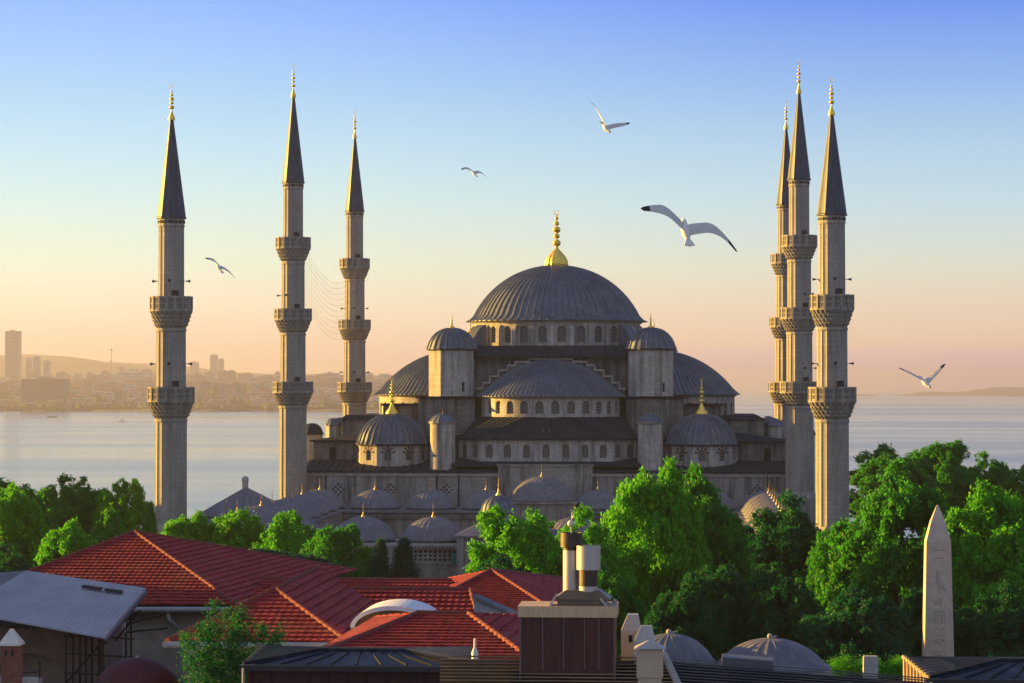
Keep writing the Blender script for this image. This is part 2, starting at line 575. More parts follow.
def upper_hall():
    mb = MB()
    panes = arch_wall(mb, Pflat(353.0), CX - 33, CX - 12, 8.3, 12.2, [(CX - 30.3, .9, 9.7, 11.0)])
    panes += arch_wall(mb, Pflat(353.0), CX + 12, CX + 33, 8.3, 12.2, [(CX + 30.3, 1.0, 9.6, 11.0)])
    for sg in (-1, 1):
        mb.quad((CX + sg * 33, 353.0, 8), (CX + sg * 33, 402, 8), (CX + sg * 33, 402, 12.2), (CX + sg * 33, 353.0, 12.2))
    mb.quad((CX - 33, 402, 8), (CX + 33, 402, 8), (CX + 33, 402, 12.2), (CX - 33, 402, 12.2))
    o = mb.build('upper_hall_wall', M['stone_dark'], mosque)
    put_panes(panes, o, M['void'])
    r = MB()
    r.frustum([(CX - 33.5, 352.5), (CX + 33.5, 352.5), (CX + 33.5, 402.5), (CX - 33.5, 402.5)], 12.2, [(CX - 33.4, 352.6), (CX + 33.4, 352.6), (CX + 33.4, 402.4), (CX - 33.4, 402.4)], 12.45)
    r.frustum([(CX - 33.3, 352.7), (CX + 33.3, 352.7), (CX + 33.3, 402.3), (CX - 33.3, 402.3)], 12.45, [(CX - 27, 358), (CX + 27, 358), (CX + 27, 396), (CX - 27, 396)], 13.3)
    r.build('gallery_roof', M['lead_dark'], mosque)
    # side gallery blocks below the side half domes
    for sg in (-1, 1):
        b = MB()
        a0, a1 = sorted((CX + sg * 24, CX + sg * 30))
        b.box(a0, a1, 361, 387, 12.4, 15.2)
        b.build('gallery_block', M['stone_dark'], mosque)
        b = MB()
        b.frustum([(a0 - .4, 360.6), (a1 + .4, 360.6), (a1 + .4, 387.4), (a0 - .4, 387.4)], 15.2, [(a0 + .4, 361.4), (a1 - .8, 361.4), (a1 - .8, 386.6), (a0 + .4, 386.6)], 15.85)
        b.build('block_roof', M['lead_dark'], mosque)
        for yy in (363, 370, 384, 394):
            t = MB()
            t.prism(ngon(CX + sg * 31.6, yy, 1.05, 8), 12.3, 14.4)
            t = t.build('gallery_turret', M['stone'], mosque)
            d = MB()
            ribbed(d, (CX + sg * 31.6, yy, 14.4), 1.12, 1.0, 12, h=.05, n=6, eave=.15)
            d.build('dome', M['lead'], t, smooth=35)
        t = MB()
        t.prism(ngon(CX + sg * 36.3, 374, 1.5, 8), 0, 12.9)
        t.box(*sorted((CX + sg * 33.02, CX + sg * 35.2)), 372.5, 375.5, 0, 11.5)
        t = t.build('side_turret', M['stone'], mosque)
        d = MB()
        ribbed(d, (CX + sg * 36.3, 374, 12.9), 1.55, 1.6, 12, h=.06, n=7, eave=.2)
        d.build('dome', M['lead_dark'], t, smooth=35)
upper_hall()

def exedra():
    """front apse: windows, sloping lead roof, small half dome"""
    for sy, yb in ((1, CY),):
        plan = [(CX - 12.2, 355), (CX - 12.2, 349), (CX - 9, 346.6), (CX + 9, 346.6), (CX + 12.2, 349), (CX + 12.2, 355)]
        mb = MB()
        panes = []
        sets = {0: [], 1: [1.0, 3.0], 2: [1.2, 3.7, 6.3, 9.0, 11.7, 14.3, 16.8], 3: [1.0, 3.0], 4: []}
        for i in range(5):
            P, l = Pedge(plan[i], plan[i + 1])
            panes += arch_wall(mb, P, 0, l, 9.3, 12.6, [(s, .95, 10.2, 11.55) for s in sets[i]], depth=.35)
        o = mb.build('apse_wall', M['stone'], mosque)
        put_panes(panes, o)
        r = MB()
        low = [(CX + (x - CX) * 1.03, y - .4) for x, y in plan]
        drum = [(CX + 10.3 * math.sin(R(a)), 359.3 - 10.3 * math.cos(R(a))) for a in (-75, -48, -18, 18, 48, 75)]
        r.frustum(low, 12.6, low, 12.85)
        r.frustum(low, 12.85, drum, 15.7, cap=False)
        for i in range(5):                      # standing seams
            n = (7, 5, 24, 5, 7)[i]
            for k in range(n + 1):
                t = k / n
                a = Vector((lerp(low[i][0], low[i + 1][0], t), lerp(low[i][1], low[i + 1][1], t), 12.87))
                b = Vector((lerp(drum[i][0], drum[i + 1][0], t), lerp(drum[i][1], drum[i + 1][1], t), 15.72))
                r.tube([a, b], .06, 4)
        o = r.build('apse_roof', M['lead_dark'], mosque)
        d = MB()
        ribbed(d, (CX, 351.2, 12.95), 4.6, 2.35, 14, -PI / 2, PI / 2, h=.09, n=9, eave=0)
        d.build('small_half_dome', M['lead'], mosque, smooth=35)
        # roof strip below the windows
        s = MB()
        s.hexa([(CX - 12.9, 345.2, 9.0), (CX + 12.9, 345.2, 9.0), (CX + 12.9, 349, 9.2), (CX - 12.9, 349, 9.2), (CX - 12.9, 345.2, 9.37), (CX + 12.9, 345.2, 9.37), (CX + 12.6, 348.6, 10.15), (CX - 12.6, 348.6, 10.15)])
        s.build('lower_apse_roof', M['lead_dark'], mosque)
exedra()

def half_dome(cx, cy, rot, Rr, H, z0, zw, nwin, nrib, span=PI, pw=None):
    """half dome on a windowed drum; rot turns its axis (0 = towards the camera)"""
    mb = MB()
    Rd = Rr - .45
    s0 = Rd * span / 2
    step = 2 * s0 / nwin
    ops = [(-s0 + step * (i + .5), 1.15, zw + .55, zw + 1.75) for i in range(nwin)]
    panes = arch_wall(mb, Pcyl(cx, cy, Rd, rot), -s0, s0, zw, z0, ops, depth=.35, ds=.9, rise=1.05)
    o = mb.build('half_dome_drum', M['stone'], mosque, smooth=30)
    put_panes(panes, o)
    d = MB()
    ribbed(d, (cx, cy, z0 + .1), Rr - .2, H, nrib, rot - span / 2, rot + span / 2, h=.16, n=14, eave=.45, pow_=pw)
    d.build('half_dome', M['lead'], mosque, smooth=35)
    c = MB()
    c.lathe([(Rd + .02, z0 - .28), (Rd + .28, z0 - .12), (Rd + .45, z0 - .03)], (cx, cy, 0), 48, rot - span / 2, rot + span / 2)
    c.build('drum_cornice', M['coping'], mosque)
half_dome(CX, 359.3, 0, 10.35, 5.15, 18.5, 15.6, 14, 44, pw=2.0)
half_dome(CX - 14, CY, -PI / 2, 12.6, 6.6, 18.7, 15.3, 16, 50)
half_dome(CX + 14, CY, PI / 2, 12.6, 6.6, 18.7, 15.3, 16, 50)
half_dome(CX, 388.7, PI, 10.5, 5.4, 18.5, 15.6, 14, 40)

def crossing():
    """square base with stepped arches, corner blocks and domed weight towers"""
    b = MB()
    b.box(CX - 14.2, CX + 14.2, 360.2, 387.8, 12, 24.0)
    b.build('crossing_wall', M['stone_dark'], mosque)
    # lead roof between square and drum
    r = MB()
    lo = [(CX - 11.6, 358.2), (CX + 11.6, 358.2), (CX + 15.8, 362.4), (CX + 15.8, 385.6), (CX + 11.6, 389.8), (CX - 11.6, 389.8), (CX - 15.8, 385.6), (CX - 15.8, 362.4)]
    hi = [(CX + (x - CX) * .84, CY + (y - CY) * .84) for x, y in lo]
    r.frustum(lo, 24.0, lo, 24.25)
    r.frustum(lo, 24.25, hi, 25.75)
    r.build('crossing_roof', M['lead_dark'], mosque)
    # stepped gables over the front and back half domes
    for yy, sg in ((360.2, -1), (387.8, 1)):
        steps = [(3.0, 23.7), (5.0, 23.3), (6.1, 22.8), (7.35, 22.1), (8.6, 21.25), (9.6, 20.35), (10.5, 19.5)]
        g = MB()
        c = MB()
        x0 = 0
        for k, (hw, z) in enumerate(steps):
            for s in (-1, 1):
                a, e = sorted((CX + s * x0, CX + s * hw))
                g.box(a, e, *sorted((yy, yy + sg * (1.2 + .001 * k))), 12.5, z)
                c.box(a - (.12 if s < 0 else 0), e + (.12 if s > 0 else 0), *sorted((yy, yy + sg * 1.45)), z, z + .26)
                if k + 1 < len(steps):
                    zz = steps[k + 1][1]
                    c.box(*sorted((CX + s * hw, CX + s * (hw + .2))), *sorted((yy, yy + sg * 1.41)), zz + .261, z)
            x0 = hw
        g.build('stepped_gable', M['stone_dark'], mosque)
        c.build('step_coping', M['coping'], mosque)
    for sx_ in (-1, 1):
        for sy in (-1, 1):
            cx, cy = CX + sx_ * 14.1, CY + sy * 15.0
            b = MB()
            b.box(*sorted((CX + sx_ * 10.6, CX + sx_ * 18.6)), *sorted((CY + sy * 12, CY + sy * 17.3)), 12, 18.25)
            b.box(*sorted((CX + sx_ * 18.61, CX + sx_ * 24.0)), *sorted((CY + sy * 10, CY + sy * 14.2)), 12, 17.2)
            b.build('corner_block', M['stone_dark'], mosque)
            b = MB()
            b.box(*sorted((CX + sx_ * 10.4, CX + sx_ * 19.0)), *sorted((CY + sy * 12, CY + sy * 17.7)), 18.25, 18.55)
            b.box(*sorted((CX + sx_ * 19.01, CX + sx_ * 24.3)), *sorted((CY + sy * 10, CY + sy * 14.6)), 17.2, 17.5)
            b.build('block_roof', M['lead_dark'], mosque)
            t = MB()
            oc = ngon(cx, cy, 3.15, 8)
            panes = []
            for i in range(8):
                P, l = Pedge(oc[i - 1], oc[i])
                panes += arch_wall(t, P, 0, l, 18.55, 25.2, [(l / 2 - .5, .5, 19.2, 20.3)] if i == 1 else [], depth=.3)
            t = t.build('weight_tower', M['stone'], mosque)
            put_panes(panes, t, M['void'])
            q = MB()
            q.prism(ngon(cx, cy, 3.4, 8), 25.05, 25.3)
            q.build('tower_cornice', M['lead_dark'], t)
            d = MB()
            ribbed(d, (cx, cy, 25.3), 3.4, 3.0, 22, h=.16, n=10, eave=.12)
            d.build('dome', M['lead'], t, smooth=35)
            finial((cx, cy, 28.2), 2.0, .45, t, M['gold'], bead=1.1)
            # low wall and flying buttress between tower and drum
            f = MB()
            ux, uy = -sx_ * .66, -sy * .75
            n = 9
            for k in range(n):
                t0, t1 = k / n, (k + 1) / n
                def pt(tt):
                    dd = 3.1 + 3.0 * tt
                    return cx + ux * dd * 1.0, cy + uy * dd, 26.2 + 2.6 * math.sin(tt * PI / 2)
                (xa, ya, za), (xb, yb, zb) = pt(t0), pt(t1)
                px_, py_ = -uy * .75, ux * .75
                f.hexa([(xa - px_, ya - py_, 24.3), (xb - px_, yb - py_, 24.3), (xb + px_, yb + py_, 24.3), (xa + px_, ya + py_, 24.3), (xa - px_, ya - py_, za), (xb - px_, yb - py_, zb), (xb + px_, yb + py_, zb), (xa + px_, ya + py_, za)])
            f.build('flying_buttress', M['lead'], mosque)
crossing()

def main_dome():
    mb = MB()
    Rd = 12.35
    n = 28
    step = 2 * PI * Rd / n
    ops = [(-PI * Rd + step * (i + .5), 1.25, 26.25, 28.0) for i in range(n)]
    panes = arch_wall(mb, Pcyl(CX, CY, Rd), -PI * Rd, PI * Rd, 25.0, 29.35, ops, depth=.4, ds=.9)
    o = mb.build('dome_drum', M['stone'], mosque, smooth=30)
    put_panes(panes, o)
    for i in range(n):
        a = 2 * PI * i / n
        p = MB()
        x, y = CX + (Rd + .22) * math.sin(a), CY - (Rd + .22) * math.cos(a)
        p.rbox((x, y, 25), .62, .6, 3.2, a)
        MM = Matrix.Translation((x, y, 28.2)) @ Matrix.Rotation(a, 4, 'Z')
        q = [MM @ Vector(v) for v in ((-.33, -.32, 0), (.33, -.32, 0), (.33, .2, 0), (-.33, .2, 0), (-.33, .05, .55), (.33, .05, .55), (.33, .2, .6), (-.33, .2, .6))]
        p.hexa(q)
        p.build('drum_pier', M['stone'], o)
    c = MB()
    c.lathe([(Rd + .02, 29.1), (Rd + .35, 29.3), (Rd + .75, 29.42)], (CX, CY, 0), 96)
    c.build('drum_cornice', M['coping'], mosque)
    d = MB()
    ribbed(d, (CX, CY, 29.5), 12.45, 8.35, 72, h=.19, n=18, eave=.75)
    d = d.build('main_dome', M['lead'], mosque, smooth=35)
    finial((CX, CY, 37.6), 8.5, 1.55, d, M['gold'], bulb=True, bead=1.25)
main_dome()

def corner_domes():
    for sx_ in (-1, 1):
        for sy in (-1, 1):
            cx, cy = CX + sx_ * (21.9 if sx_ < 0 else 21.2), CY + sy * 21.6
            if sy < 0: cy = 352.6
            t = MB()
            oc = ngon(cx, cy, 4.75, 10)
            panes, vs = [], []
            for i in range(10):
                P, l = Pedge(oc[i - 1], oc[i])
                ops = [(l / 2, .95, 9.75, 10.75)]
                panes += arch_wall(t, P, 0, l, 8.4, 11.9, ops, depth=.35)
                vs.append((P, l))
            t = t.build('corner_drum', M['stone'], mosque)
            put_panes(panes, t)
            for P, l in vs:
                v = MB()
                for k in range(9):
                    if k % 2: continue
                    a0, a1 = PI * k / 9, PI * (k + 1) / 9
                    q = []
                    for d in (-.03, .05):
                        for a, r in ((a0, .52), (a1, .52), (a1, 1.0), (a0, 1.0)):
                            q.append(P(l / 2 - r * math.cos(a), 10.75 + r * math.sin(a), d))
                    v.hexa(q)
                v.build('voussoirs', M['voussoir'], t)
            q = MB()
            q.prism(ngon(cx, cy, 5.0, 10), 11.75, 12.0)
            q.build('drum_cornice', M['lead_dark'], mosque)
            d = MB()
            ribbed(d, (cx, cy, 12.0), 4.75, 4.2, 32, h=.2, n=11, eave=.2)
            d = d.build('corner_dome', M['lead'], mosque, smooth=35)
            finial((cx, cy, 16.1), 5.2, .85, d, M['gold'], bead=1.3)
    for sx_ in (-1, 1):                      # round stair turrets of the front
        cx, cy = CX + sx_ * 14.2, 346.6
        t = MB()
        t.lathe([(1.72, 3), (1.72, 14.75), (1.82, 14.85), (1.9, 15.05), (1.75, 15.1)], (cx, cy, 0), 20)
        t = t.build('stair_turret', M['stone'], mosque, smooth=30)
        d = MB()
        ribbed(d, (cx, cy, 15.05), 1.75, 1.25, 14, h=.07, n=7, eave=.12)
        d = d.build('dome', M['lead'], t, smooth=35)
        finial((cx, cy, 16.2), 1.0, .15, t, M['gold_dull'], crescent=False)
corner_domes()

# ------------------------------------------------------------------ minarets
def minaret(x, y, label, r_, balc, zs, zt, zf, horns=(), base=4.8):
    """r_: shaft radii bottom->top; balc: [(z of parapet top, radius)] bottom->top; zs spire base, zt tip, zf finial top"""
    t = thing('minaret', label, 'minaret', (x, y, 0), 'six minarets around the mosque')
    n = 16
    nn = n * 4
    flute = lambda i: (1.0, .955, .94, .955)[i % 4]
    prev = 0
    sh = MB()
    sh.prism(ngon(x, y, r_[0] + .55, 8), 0, base)
    sh.frustum(ngon(x, y, r_[0] + .55, 8), base, ngon(x, y, r_[0] + .08, 8), base + .9)
    zlo = base + .6
    for k, (zp, rb) in enumerate(balc):
        zc = zp - 3.3
        sh.lathe([(r_[k] * 1.012, zlo), (r_[k], zc - .25)], (x, y, 0), nn, mod=flute)
        sh.lathe([(r_[k] * 1.02, zc - .35), (r_[k] * 1.05, zc - .2), (r_[k] * 1.02, zc)], (x, y, 0), n)
        zlo = zp - 1.6
    sh.lathe([(r_[-1] * 1.01, zlo), (r_[-1] * .99, zs - .7)], (x, y, 0), nn, mod=flute)
    sh.lathe([(r_[-1], zs - .9), (r_[-1] * 1.05, zs - .75), (r_[-1] * 1.02, zs - .6), (r_[-1] * 1.03, zs)], (x, y, 0), n)
    sh.build('shaft', M['stone_min'], t)
    band = MB()
    band.lathe([(r_[-1] * 1.02, zs - .5), (r_[-1] * 1.06, zs - .48), (r_[-1] * 1.06, zs - .22), (r_[-1] * 1.02, zs - .2)], (x, y, 0), 96, mod=lambda i: 1 if i % 4 < 2 else .95)
    band.build('frieze', M['void'], t)
    for k, (zp, rb) in enumerate(balc):
        b = MB()
        rs = r_[k]
        # four tiers of stalactite corbels, each a scalloped ring wider than the one below
        for j in range(4):
            t0, t1 = j / 4, (j + 1) / 4
            ra, rbb = lerp(rs * 1.02, rb, t0 ** .8), lerp(rs * 1.02, rb, t1 ** .8)
            z0, z1 = zp - 3.3 + 1.75 * t0, zp - 3.3 + 1.75 * t1
            off = j % 2
            b.lathe([(ra * .96, z0), (ra * 1.0, z0 + .14), (rbb, z1 - .10), (rbb, z1)], (x, y, 0), 96,
                    mod=lambda i, off=off: 1.0 if ((i + 2 * off) % 4) < 2 else .93)
        b.lathe([(rb * .95, zp - 1.58), (rb * 1.03, zp - 1.55), (rb * 1.03, zp - 1.40), (rs * .9, zp - 1.38)], (x, y, 0), n)
        b = b.build('balcony', M['stone_min'], t)
        pb = MB()
        pb.lathe([(rb * .97, zp - 1.40), (rb * .97, zp - .05), (rb * .90, zp - .05), (rb * .90, zp - 1.40)], (x, y, 0), n)
        pb.lathe([(rb * 1.02, zp - .16), (rb * 1.02, zp), (rb * .88, zp), (rb * .88, zp - .16)], (x, y, 0), n)
        for i in range(n):
            a = 2 * PI * i / n
            pb.rbox((x + rb * .985 * math.sin(a), y - rb * .985 * math.cos(a), zp - 1.4), .2, .2, 1.42, a)
        for i in range(n):
            a = 2 * PI * (i + .5) / n
            rr = rb * .99 * math.cos(PI / n)
            w = 2 * rb * math.sin(PI / n)
            for u in (-.3, -.1, .1, .3):
                pb.rbox((x + rr * math.sin(a) + u * w * math.cos(a), y - rr * math.cos(a) + u * w * math.sin(a), zp - 1.4), w * .075, .07, 1.3, a)
            pb.rbox((x + rr * math.sin(a), y - rr * math.cos(a), zp - .84), w * .8, .07, .16, a)
            pb.rbox((x + rr * math.sin(a), y - rr * math.cos(a), zp - 1.4), w * .8, .07, .2, a)
        pb.build('parapet', M['stone_min'], b)
        g = MB()                                    # dark ring: shade behind the pierced marble panels put into its colour
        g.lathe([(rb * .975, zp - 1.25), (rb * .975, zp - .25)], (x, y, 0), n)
        g.build('panel_shade', M['pane'], b)
        dr = MB()
        dr.rbox((x + r_[k + 1] * .99 * math.sin(.5), y - r_[k + 1] * .99 * math.cos(.5), zp - 1.38), .7, .2, 2.0, .5)
        dr.build('door', M['void'], b)
    s = MB()
    rs = r_[-1] * 1.12
    s.lathe([(rs * .98, zs - .02), (rs, zs), (rs, zs + .12), (rs * .96, zs + .2)] + [(lerp(rs * .96, .16, q), lerp(zs + .2, zt, q)) for q in (.25, .5, .75, 1)], (x, y, 0), 48, mod=lambda i: 1.0 if i % 4 else 1.05)
    s.build('spire', M['spire'], t, smooth=20)
    finial((x, y, zt - .3), zf - zt + .3, .36, t, M['gold'], bead=2.2)
    for zz, rr, angs in horns:
        for a in angs:
            h = MB()
            ca, sa = math.sin(a), -math.cos(a)
            p = lambda q: (x + (rr + q) * ca, y + (rr + q) * sa, zz)
            h.tube([p(-.1), p(.4)], .04, 6)
            h.tube([p(.32), p(.42)], .08, 8)
            h.tube([p(.4), p(.68)], .06, 10, r1=.17)
            h.build('loudspeaker', M['horn'], t)
    return t
U0, HW = -19.45, 34.25
H3 = (-PI / 2, .1, PI / 2)
FOUR = dict(r_=(1.88, 1.72, 1.58, 1.36), balc=((20.6, 2.72), (30.5, 2.52), (40.2, 2.36)), zs=47.6, zt=59.6, zf=63.9)
TWO = dict(r_=(1.68, 1.55, 1.35), balc=((19.9, 2.40), (29.3, 2.20)), zs=37.4, zt=48.0, zf=51.5)
minaret(U0 - HW, 261, 'two balcony fluted stone minaret farthest left, standing above the green trees', horns=((22.3, 1.5, H3), (30.9, 1.3, H3)), **TWO)
minaret(U0 - HW, 342.5, 'three balcony stone minaret at the left front corner of the domed hall', horns=((32.3, 1.5, (-PI / 2, -.3)),), base=3, **FOUR)
minaret(at(354.6, 300, 400).x, 400, 'slimmer looking three balcony minaret rising behind the left end of the hall', horns=((32.3, 1.5, H3), (22.2, 1.6, H3)), base=3, **FOUR)
minaret(U0 + HW - .2, 261, 'two balcony stone minaret farthest right, its foot hidden by green trees', horns=((22.3, 1.5, H3), (30.9, 1.3, H3)), **TWO)
minaret(U0 + HW, 342.5, 'three balcony minaret at the right front corner of the hall, tallest of the right cluster', horns=((22.4, 1.6, (.3, PI / 2)), (32.3, 1.5, (.3, 1.0))), base=5, **FOUR)
minaret(at(786.4, 300, 390).x, 390, 'minaret mostly hidden behind the tall right corner minaret, only its left edge showing', base=3, **FOUR)

# string-light net between the two left rear minarets
def light_net():
    a0 = Vector((U0 - HW + 1.2, 344.5, 0)); a1 = Vector((at(354.6, 300, 400).x + .6, 398, 0))
    mb = MB()
    top = lambda t: lerp(39.0, 38.0, t) - 3.2 * math.sin(PI * t)
    bot = lambda t: lerp(31.5, 29.5, t) - 3.0 * math.sin(PI * t) - 2 * t * (1 - t)
    P = lambda t, k: Vector((lerp(a0.x, a1.x, t), lerp(a0.y, a1.y, t), lerp(top(t), bot(t), k)))
    for j in range(11):
        mb.tube([P(i / 24, j / 10) for i in range(25)], .012, 4)
    for i in range(1, 24):
        mb.tube([P(i / 24, 0), P(i / 24, .5), P(i / 24, 1)], .010, 4)
    tag(mb.build('light_net', M['wire']), 'faint sagging net of string lights hung between two left minarets', 'light net')
light_net()
# ------------------------------------------------------------------ courtyard in front of the hall
def lattice_band(mb, x0, x1, y, z0, z1, nx, nz, t=.12):
    for i in range(nx + 1):
        x = lerp(x0, x1, i / nx)
        mb.box(x - t, x + t, y - .1, y + .1, z0, z1)
    for j in range(nz + 1):
        z = lerp(z0, z1, j / nz)
        mb.box(x0, x1, y - .09, y + .09, z - t * .8, z + t * .8)

def courtyard():
    t = thing('courtyard_arcade', 'stone forecourt arcade roofed with rows of small grey lead domes before the mosque', 'arcade', (CX, 300, 0))
    w = MB()
    yf, yb, h = 262.6, 270.4, 3.35
    for sg in (-1, 1):
        a, b = sorted((CX + sg * 4.2, CX + sg * 33.6))
        w.box(a, b, yf, yf + .9, 0, 1.75)
        w.box(a, b, yf, yf + .9, 3.0, h)
        n = 4
        for i in range(n + 1):
            x = lerp(a, b, i / n)
            w.box(x - .35, x + .35, yf - .25, yf + .95, 0, h + .05)
        w.box(a, b, yf - .12, yf, 1.5, 1.72)
        lt = MB()
        for i in range(n):
            lattice_band(lt, lerp(a, b, i / n) + .36, lerp(a, b, (i + 1) / n) - .36, yf + .3, 1.76, 2.99, 13, 3)
        lt.build('pierced_lattice', M['stone_court'], t)
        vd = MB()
        vd.box(a, b, yf + .6, yf + .85, 1.76, 2.99)  # near-black sheet behind the lattice; gallery shade put into its colour
        vd.build('gallery_shade', M['void'], t)
        c = MB()
        c.box(a - .2, b + .2, yf - .3, yf + .9, h + .051, h + .28)
        x = a
        while x < b:
            c.box(x, x + .16, yf - .26, yf - .02, h - .16, h + .05)
            x += .36
        c.build('cornice', M['coping'], t)
        # side wings and inner arcade walls
        a, b = sorted((CX + sg * 26, CX + sg * 33.6))
        w.box(a, b, yf + .9, 342, 0, h)
    w.box(CX - 33.6, CX + 33.6, 266, 270.4, 0, h)
    w.box(CX - 33.6, CX + 33.6, 332.0, 342, 0, 3.25)
    w.box(CX - 33.6, CX + 33.6, 331.7, 331.99, 2.6, 3.2)
    x = CX - 33
    while x < CX + 33:
        w.box(x, x + .2, 331.5, 331.69, 2.75, 3.1)
        x += .45
    w.build('arcade_wall', M['stone_court'], t)
    rf = MB()
    for x0, x1, y0, y1 in ((-33.9, 33.9, 262.9, 270.7), (-33.9, -25.8, 270.71, 331.4), (25.8, 33.9, 270.71, 331.4), (-33.9, 33.9, 331.41, 342.1)):
        rf.box(CX + x0, CX + x1, y0, y1, 3.35, 3.62)
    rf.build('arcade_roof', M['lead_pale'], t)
    spots = []
    sp = 7.42
    for i in range(-4, 5):
        if i:
            spots.append((i * sp, 266.6))
            spots.append((i * sp, 336.6))
    for j in range(1, 9):
        for sg in (-1, 1):
            spots.append((sg * 4 * sp, 266.6 + j * 70 / 9))
    first = None
    for dx, y in spots:
        if first is None:
            d = MB()
            ribbed(d, (CX + dx, y, 3.95), 3.38, 2.3, 26, h=.07, n=9, eave=.14)
            d.lathe([(3.3, 3.6), (3.3, 3.9)], (CX + dx, y, 0), 32)
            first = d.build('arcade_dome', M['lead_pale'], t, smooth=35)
            fin = finial((CX + dx, y, 6.2), 1.75, .20, first, M['gold_dull'], crescent=False)
            p0 = (dx, y)
        else:
            c = link(first.copy())
            c.parent = t
            c.location = (dx - p0[0], y - p0[1], 0)
            f = link(fin.copy())
            f.parent = c
    # taller middle dome of the porch on its drum
    b = MB()
    b.box(CX - 4.6, CX + 4.6, 331.2, 341.5, 0, 4.6)
    b.hexa([(CX - 4.9, 330.9, 4.6), (CX + 4.9, 330.9, 4.6), (CX + 4.9, 341.9, 4.6), (CX - 4.9, 341.9, 4.6), (CX - 4.9, 330.9, 4.78), (CX + 4.9, 330.9, 4.78), (CX + 4.9, 341.9, 4.78), (CX - 4.9, 341.9, 4.78)])
    b.build('porch_bay', M['stone_court'], t)
    d = MB()
    ribbed(d, (CX, 336.4, 4.95), 4.15, 3.1, 30, h=.06, n=9, eave=.15)
    d.lathe([(4.1, 4.6), (4.1, 4.95)], (CX, 336.4, 0), 32)
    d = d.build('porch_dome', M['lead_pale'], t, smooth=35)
    finial((CX, 336.4, 8.0), 1.9, .22, d, M['gold_dull'], crescent=False)
    # outer gate with its ribbed lantern dome
    g = thing('courtyard_gate', 'tall forecourt gate with small ribbed dome on round drum, sunlit on its left', 'gate', (CX, 260, 0))
    b = MB()
    panes = arch_wall(b, Pflat(257.6), CX - 4.1, CX + 4.1, 0, 4.6, [(CX, 2.2, 0, 2.2)], depth=1.0)
    b.box(CX - 4.1, CX + 4.1, 258.7, 267.4, 0, 4.6)
    for sg in (-1, 1):
        b.quad((CX + sg * 4.1, 257.6, 0), (CX + sg * 4.1, 258.7, 0), (CX + sg * 4.1, 258.7, 4.6), (CX + sg * 4.1, 257.6, 4.6))
        b.box(*sorted((CX + sg * 3.4, CX + sg * 4.11)), 257.3, 257.59, 0, 4.6)
    b.build('gate_wall', M['stone_court'], g)
    put_panes(panes, g, M['void'], 'doorway')
    r = MB()
    sq = [(CX - 4.4, 257.2), (CX + 4.4, 257.2), (CX + 4.4, 267.8), (CX - 4.4, 267.8)]
    r.frustum(sq, 4.6, sq, 4.8)
    r.frustum(sq, 4.8, [(CX - 1.2, 261.2), (CX + 1.2, 261.2), (CX + 1.2, 263.6), (CX - 1.2, 263.6)], 6.2)
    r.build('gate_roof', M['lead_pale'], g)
    dr = MB()
    dr.lathe([(1.65, 4.9), (1.65, 6.75), (1.78, 6.8), (1.85, 7.0), (1.7, 7.05)], (CX - .2, 262.2, 0), 24)
    dr = dr.build('lantern_drum', M['stone'], g, smooth=30)
    d = MB()
    ribbed(d, (CX - .2, 262.2, 7.0), 1.75, 1.75, 18, h=.08, n=8, eave=.12)
    d = d.build('lantern_dome', M['lead'], g, smooth=35)
    finial((CX - .2, 262.2, 8.7), 1.9, .26, d, M['gold'], crescent=True)
    tw = MB()
    tw.rbox((CX - 4.75, 262.0, 1.7), .7, .1, .9)
    tw.build('teal_shutter', plain('teal shutter paint', (.03, .16, .17), (.02, .10, .11), 3), g)
courtyard()

def pavilion():
    p = at(246, 500, 328)
    x, y = p.x, 328
    t = thing('pavilion', 'stone pavilion with broad pyramidal lead roof left of the forecourt domes', 'building', (x, y, 0))
    b = MB(); b.box(x - 5, x + 5, y - 5, y + 5, 0, 3.2); b.build('wall', M['stone_court'], t)
    r = MB()
    sq = [(x - 5.6, y - 5.6), (x + 5.6, y - 5.6), (x + 5.6, y + 5.6), (x - 5.6, y + 5.6)]
    r.frustum(sq, 3.2, sq, 3.4)
    r.frustum(sq, 3.4, [(x - .3, y - .3), (x + .3, y - .3), (x + .3, y + .3), (x - .3, y + .3)], 6.7)
    for k in range(-5, 6):
        u = k * 1.0
        e = 1 - abs(u) / 5.6
        r.tube([(x + u, y - 5.6, 3.43), (x + u * 1.0, y - 5.6 + 5.3 * e, 3.43 + 3.3 * e)], .05, 4)
    r.build('roof', M['lead_pale'], t)
    c = MB()
    c.lathe([(.40, 6.3), (.40, 7.6), (.46, 7.65), (.44, 7.95), (.3, 8.2), (.02, 8.3)], (x - .1, y, 0), 14)
    c.build('chimney', M['stone'], t, smooth=40)
pavilion()

